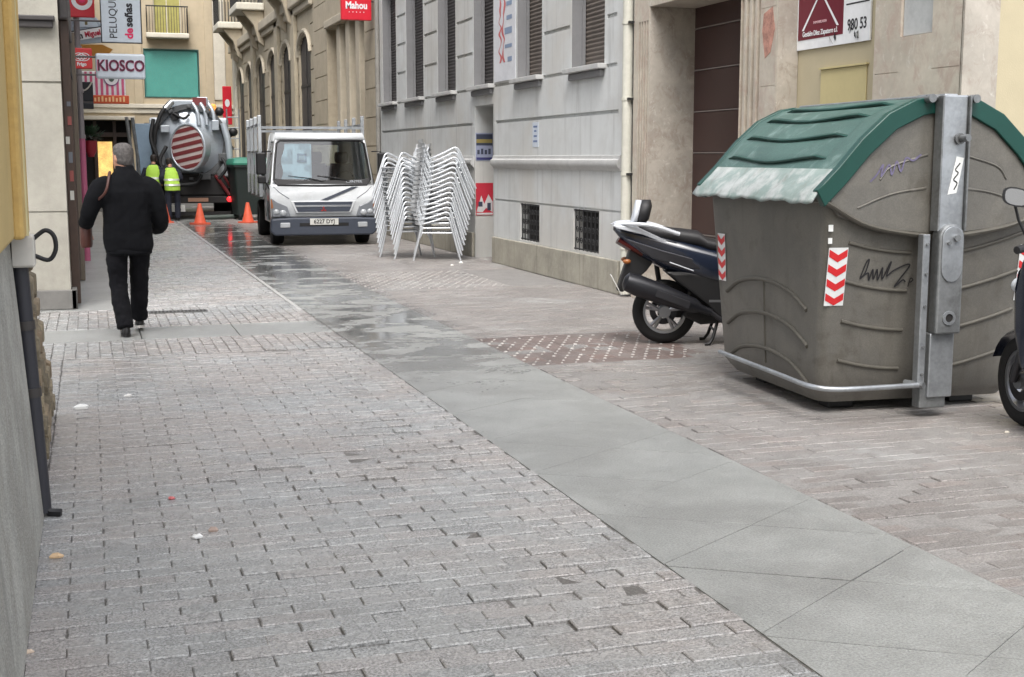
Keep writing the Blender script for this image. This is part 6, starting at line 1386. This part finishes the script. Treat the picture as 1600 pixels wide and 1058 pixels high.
# pink pole, plant basket, lamp, cables on the left row
m_pink = P('pink_painted_pole', 176, 92, 122, 0.5, stain=0.4, staincol=srgb(120, 100, 108)); m_gpole = P('grey_painted_pole', 128, 122, 124, 0.5, stain=0.3, staincol=srgb(90, 84, 84))
q = thing('drainpipe', 'thin wall pipe painted pink below and grey above on the left shops', 'pipe', (-0.10, 21.2, 0))
z_ = MB(); z_.cyl((-0.10, 21.2, 0.0), (-0.10, 21.2, 1.9), 0.05, n=10); z_.obj('lower_pipe', m_pink, q, smooth=40, world=True); z_ = MB(); z_.cyl((-0.10, 21.2, 1.9), (-0.10, 21.2, 8), 0.045, n=10); z_.obj('upper_pipe', m_gpole, q, smooth=40, world=True)
for z0 in (1.9, 2.6, 3.25, 3.9):
    z_ = MB(); z_.cyl((-0.10, 21.2, z0), (-0.10, 21.2, z0+0.06), 0.06, n=10); z_.obj('collar', m_gpole, q, smooth=40, world=True)
z_ = MB(); z_.b2((-0.21, 17.75, 0.0), (-0.12, 18.2, 3.2)); z_.obj('shop_pilaster', P('brown_grey_panel', 104, 94, 82, 0.7), None, bevel=0.01, label='brown grey panelled pier between the dark shopfronts', cat='pier')
pt_ = thing('hanging_plant', 'dark green plant hanging in a red pot under the orange board', 'plant', (0.12, 25.5, 2.0))
z_ = MB(); z_.lathe([(0.05, 1.62), (0.10, 1.72), (0.12, 1.92), (0.10, 1.92)], (0.03, 25.5, 0), 'Z', 14); z_.obj('pot', P('red_pot', 150, 36, 50, 0.5), pt_, smooth=40, world=True)
z_ = MB(); random.seed(3)
for i in range(240):
    a, e = random.uniform(0, 6.28), random.uniform(-0.4, 1.3); rr = random.uniform(0.08, 0.26); c = Vector((0.03+rr*math.cos(a)*math.cos(e), 25.5+rr*math.sin(a)*math.cos(e), 2.0+rr*math.sin(e)*0.8)); d = (c-Vector((0.03, 25.5, 1.95))).normalized(); s_ = d.cross(Vector((0.2, 0.3, 1))).normalized()*0.02
    z_.quad(c-d*0.05, c+s_, c+d*0.06, c-s_)
z_.obj('leaves', P('dark_leaf', 44, 66, 44, 0.6), pt_, world=True)
# ------------------------------------------------------------------ signs on the right row
mh = thing('beer_sign', 'red projecting beer sign with white lettering above the flatbed truck', 'sign', (5.2, 27.5, 4.5))
q = MB(); q.b2((5.19, 27.5, 4.50), (5.84, 27.62, 5.25)); q.obj('board', P('sign_bright_red', 206, 30, 50, 0.4), mh, world=True, bevel=0.015)
q = MB(); q.cyl((5.84, 27.56, 4.9), (5.9, 27.56, 4.9), 0.02, n=6); q.obj('bracket', m_bracket, mh, world=True)
put('Mahou', mh, 5.515, 4.80, 27.5, 0.20, w2, bold=0.007, sx=0.85)
for i in range(5): 
    x = 5.36+0.078*i; qq = MB(); qq.prism([(x+0.016*(1 if k % 2 == 0 else 0.45)*math.sin(R(36*k)), 4.665+0.016*(1 if k % 2 == 0 else 0.45)*math.cos(R(36*k))) for k in range(10)], 27.493, 27.4995, 'Y'); qq.obj('star', w2, mh, world=True)
# estate agent's board in the cream recess (faces -x, reads towards -y)
ea = thing('estate_agent_board', 'maroon and white estate agent board with phone number above the hatch', 'sign', (XR+0.2, 9.85, 2.56)); LY, LZ = (0, -1, 0), (0, 0, 1)
fx_ = XR+0.20
q = MB(); q.b2((fx_, 9.26, 2.555), (fx_+0.015, 10.405, 3.5)); q.obj('board', w2, ea, world=True)
q = MB(); q.b2((fx_-0.003, 9.66, 2.64), (fx_-0.0002, 10.385, 3.5)); q.obj('maroon_field', P('sign_wine', 104, 28, 44, 0.45), ea, world=True)
q = MB()
for s_ in (-1, 1): q.add([(fx_-0.005, 10.02-s_*y, z) for y, z in ((0.0, 3.02), (0.025, 3.02), (0.30, 2.72), (0.265, 2.72))], [(0, 1, 2, 3)])
q.obj('roof_emblem', w2, ea, world=True)
L0 = ea.location
def puty(s, y, z, size, mat, d=0.006, **kw): return text(s, size, mat, ea, (fx_-d-L0.x, y-L0.y, z-L0.z), LY, LZ, 0.001, **kw)
puty('Gestión Díez Zapatero s.l.', 10.02, 2.685, 0.062, w2, sx=0.86, bold=0.001); puty('INMOBILIARIA', 10.02, 2.775, 0.034, P('sign_pale_pink', 220, 180, 186, 0.5))
puty('980 53', 9.45, 2.70, 0.13, k_sign, d=0.002, sx=0.80, bold=0.002)
q = MB(); q.b2((fx_-0.002, 9.28, 2.87), (fx_-0.0002, 9.62, 2.882)); q.obj('rule', k_sign, ea, world=True)
random.seed(2)
for (y, z) in ((9.83, 2.60), (9.76, 2.62), (9.48, 2.62), (9.42, 2.61), (9.52, 2.66)):   # torn poster scraps over the lower edge
    q = MB(); q.prism([(y+random.uniform(-.035, .035), z+random.uniform(-.04, .04)) for k in range(4)], fx_-0.008-random.random()*0.002, fx_-0.0062, 'X'); q.obj('torn_scrap', k_sign if random.random() < .6 else P('scrap_grey', 150, 150, 148, .7), ea, world=True)
q = MB(); q.prism([(10.52, 2.55), (10.62, 2.5), (10.68, 2.75), (10.66, 2.9), (10.5, 2.95), (10.45, 2.75)], XR-0.003, XR-0.001, 'X'); q.obj('red_smear', M('faded_red_paint', (0.42, 0.22, 0.17), 0.8, var=0.4, scale=9), None, label='faded red paint smear on the marble beside the estate agent board', cat='graffiti')
# banner and notices on the grey townhouse
bn = thing('hanging_banner', 'white vertical banner with red and blue print between the townhouse windows', 'banner', (XR-0.02, 18.3, 2.72))
q = MB(); q.b2((XR-0.012, 17.86, 2.735), (XR-0.004, 18.90, 5.0)); q.obj('cloth', P('banner_white', 206, 208, 212, 0.7), bn, world=True)
L1 = bn.location
random.seed(21)
for y0 in (18.42, 18.58):      # smeared red brush lettering, not legible
    q = MB(); sp_ = spline([(XR-0.0145, y0+random.uniform(-.07, .07), 3.0+0.085*i) for i in range(24)], 4)
    for p_, n_ in zip(sp_[:-1], sp_[1:]):
        w_ = 0.028+0.016*math.sin(p_.z*17); q.quad((p_.x, p_.y-w_, p_.z), (p_.x, p_.y+w_, p_.z), (n_.x, n_.y+w_, n_.z), (n_.x, n_.y-w_, n_.z))
    q.obj('red_print', P('banner_red', 194, 104, 104, 0.7), bn, world=True)
for i in range(9):
    q = MB(); z = 3.0+0.2*i; q.b2((XR-0.0145, 18.02, z), (XR-0.0125, 18.02+random.uniform(0.18, 0.36), z+random.uniform(0.04, 0.1))); q.obj('print_block', P('banner_blue', 132, 148, 172, 0.6), bn, world=True)
nt = thing('paper_notice', 'small white paper notice with blue print on the grey townhouse wall', 'notice', (XR, 17.0, 1.8))
q = MB(); q.b2((XR-0.005, 16.87, 1.75), (XR-0.001, 17.12, 2.09)); q.obj('sheet', P('notice_paper', 196, 204, 214, 0.7), nt, world=True)
for i, (z, w) in enumerate(((2.03, .16), (1.97, .10), (1.90, .13), (1.83, .17))):
    q = MB(); q.b2((XR-0.0065, 17.0-w/2, z-0.012), (XR-0.0052, 17.0+w/2, z+0.014)); q.obj('print_line', P('notice_blue', 104, 122, 160, 0.6), nt, world=True)
# posters on the far jamb of the townhouse door (face -y)
py_ = 19.962
po1 = thing('blue_poster', 'blue and yellow bill pasted in the townhouse doorway', 'poster', (5.95, py_, 1.6))
q = MB(); q.b2((5.91, py_, 1.56), (6.2, py_+0.006, 2.0)); q.obj('sheet', P('bill_blue_grey', 150, 156, 180, 0.7), po1, world=True)
for z0, z1, m_ in ((1.80, 1.98, P('bill_dark', 60, 66, 84, .7)), (1.84, 1.90, P('bill_ochre', 150, 136, 80, .7)), (1.57, 1.61, P('bill_navy', 58, 60, 110, .7))):
    q = MB(); q.b2((5.92, py_-0.0015-(0.001 if z0 == 1.84 else 0), z0), (6.19, py_-0.0002-(0.001 if z0 == 1.84 else 0), z1)); q.obj('print_block', m_, po1, world=True)
for i in range(4):
    q = MB(); q.b2((5.935+0.062*i, py_-0.002, 1.66), (5.975+0.062*i, py_-0.0003, 1.73+0.02*(i % 2))); q.obj('print_mark', P('bill_dark', 60, 66, 84, .7), po1, world=True)
po2 = thing('red_poster', 'red and white bill pasted low in the townhouse doorway', 'poster', (5.95, py_, 0.7))
q = MB(); q.b2((5.91, py_, 0.68), (6.2, py_+0.006, 1.20)); q.obj('sheet', P('bill_red', 190, 44, 62, 0.6), po2, world=True)
q = MB(); q.add([(x, py_-0.002, z) for x, z in ((5.92, 0.74), (6.0, 1.0), (6.05, 0.86), (6.12, 1.02), (6.19, 0.9), (6.19, 0.73), (6.08, 0.80), (6.02, 0.73))], [tuple(range(8))]); q.obj('figure_print', P('bill_white', 210, 206, 206, .7), po2, world=True)
q = MB(); q.b2((5.95, py_-0.003, 0.82), (6.02, py_-0.0022, 0.90)); q.obj('print_block', P('bill_dark', 60, 66, 84, .7), po2, world=True); q = MB(); q.b2((6.1, py_-0.003, 0.76), (6.16, py_-0.0022, 0.88)); q.obj('print_block', P('bill_dark', 60, 66, 84, .7), po2, world=True)
q = MB(); q.b2((5.92, py_-0.003, 0.69), (6.19, py_-0.0002, 0.72)); q.obj('white_strip', P('bill_white', 210, 206, 206, .7), po2, world=True)
rv_ = thing('street_sign', 'red vertical shop sign on the corner of the arcaded building', 'sign', (5.86, 56.4, 3.2))
q = MB(); q.b2((5.45, 56.0, 3.0), (5.82, 56.12, 4.6)); q.obj('board', P('sign_bright_red', 206, 30, 50, 0.4), rv_, world=True, bevel=0.02); disc(rv_, 5.635, 3.9, 55.998, 0.1, 0.16, w2)
# ------------------------------------------------------------------ near left wall: downpipe, junction box, cable
lp_ = thing('rainwater_pipe', 'dark rainwater pipe running down the grey plinth to the pavement', 'pipe', (-0.23, 5.86, 0))
q = MB(); q.cyl((-0.268, 5.985, 0.02), (-0.318, 5.985, 1.24), 0.038, n=14); q.obj('pipe', P('dark_pipe', 44, 44, 50, 0.5, stain=0.3, staincol=srgb(80, 70, 60)), lp_, smooth=40, world=True)
for z in (0.55, 0.85):
    q = MB(); q.cyl((-0.268-0.041*z, 5.985, z), (-0.27-0.041*z, 5.985, z+0.04), 0.045, n=14); q.obj('clamp', P('dark_pipe_clamp', 56, 52, 50, 0.5), lp_, smooth=40, world=True)
q = MB(); q.tube([(-0.268, 5.98, 0.05), (-0.24, 5.97, 0.02), (-0.19, 5.96, 0.015)], 0.02, 6); q.obj('spout', m_blk, lp_, smooth=40, world=True)
jb = thing('junction_box', 'white plastic junction box on the corner of the yellow building', 'box', (-0.2, 5.93, 1.2))
q = MB(); q.b2((-0.34, 5.90, 1.13), (-0.245, 6.06, 1.268)); q.obj('housing', P('box_white', 196, 192, 184, 0.5), jb, bevel=0.01, world=True); q = MB(); q.b2((-0.335, 5.892, 1.14), (-0.25, 5.899, 1.26)); q.obj('cover', P('box_white', 196, 192, 184, 0.5), jb, world=True)
q = MB(); q.tube(spline([(-0.25, 6.0, 1.25), (-0.20, 6.0, 1.285), (-0.165, 6.0, 1.26), (-0.16, 6.0, 1.20), (-0.19, 6.0, 1.155), (-0.25, 6.0, 1.175)], 6), 0.010, 8); q.obj('cable', m_hose, jb, smooth=60, world=True)
q = MB(); q.tube([(-0.275, 5.7, 1.28), (-0.285, 5.7, 3), (-0.285, 5.7, 9)], 0.022, 8); q.tube([(-0.275, 5.78, 1.28), (-0.285, 5.78, 3), (-0.285, 5.78, 9)], 0.015, 8); q.obj('wall_conduit', m_hatch, None, smooth=60, label='ochre painted cable conduit running up the yellow building', cat='conduit')
# ------------------------------------------------------------------ drain grate, litter
dg_ = thing('drain_grate', 'narrow iron drain grate set in the pavement beside the walking man', 'grate', (0.80, 13.78, 0))
q = MB(); q.b2((0.52, 13.70, 0.001), (1.10, 13.86, 0.004)); q.obj('bed', m_dark, dg_, world=True)
q = MB(); q.b2((0.51, 13.69, 0.0), (1.11, 13.71, 0.008)); q.b2((0.51, 13.85, 0.0), (1.11, 13.87, 0.008))
for i in range(16): x = 0.52+0.0385*i; q.b2((x, 13.71, 0.0), (x+0.016, 13.85, 0.007))
q.obj('bars', P('iron_grate', 92, 92, 90, 0.6, metal=0.3), dg_, world=True)
lit = [(-0.12, 8.55, 0.055, (232, 232, 228), 'white scrap of paper against the foot of the left wall'), (0.36, 5.42, 0.028, (236, 236, 234), 'crumpled white paper ball on the near bricks'), (-0.2, 5.32, 0.03, (206, 176, 140), 'tan cigarette end beside the grey plinth'),
       (0.30, 6.1, 0.022, (196, 110, 110), 'pink scrap of paper on the near bricks'), (-0.26, 4.28, 0.02, (210, 190, 170), 'pale pebble at the foot of the grey plinth'), (5.05, 6.1, 0.02, (214, 208, 196), 'cream paper bit before the waste container'), (5.0, 5.75, 0.02, (214, 208, 196), 'cream paper bit near the cut off scooter'),
       (0.35, 18.8, 0.05, (230, 230, 228), 'white paper scrap beyond the walking man'), (5.35, 18.9, 0.04, (226, 224, 218), 'white scrap on the ground by the chair stacks'), (5.1, 18.5, 0.03, (226, 224, 218), 'small white scrap in front of the chair stacks'), (0.18, 8.9, 0.03, (220, 218, 214), 'flat pale leaf of paper near the left wall'), (0.44, 5.5, 0.03, (170, 150, 140), 'curled brown leaf by the white paper ball')]
random.seed(9)
for x, y, s_, c_, lab in lit:
    q = MB(); n_ = 7; base = [(s_*random.uniform(0.6, 1.1)*math.cos(2*math.pi*i/n_), s_*random.uniform(0.35, 0.6)*math.sin(2*math.pi*i/n_)) for i in range(n_)]
    q.loft([[Vector((x+bx*k, y+by*k, z*s_*0.5 + 0.002 + random.uniform(0, 0.25)*s_*(z > 0))) for bx, by in base] for k, z in ((0.9, 0), (1.0, 0.35), (0.5, 0.9))])
    q.obj('litter', P('litter_%d_%d' % (c_[0], c_[2]), *c_, 0.8), None, smooth=30, label=lab, cat='litter')
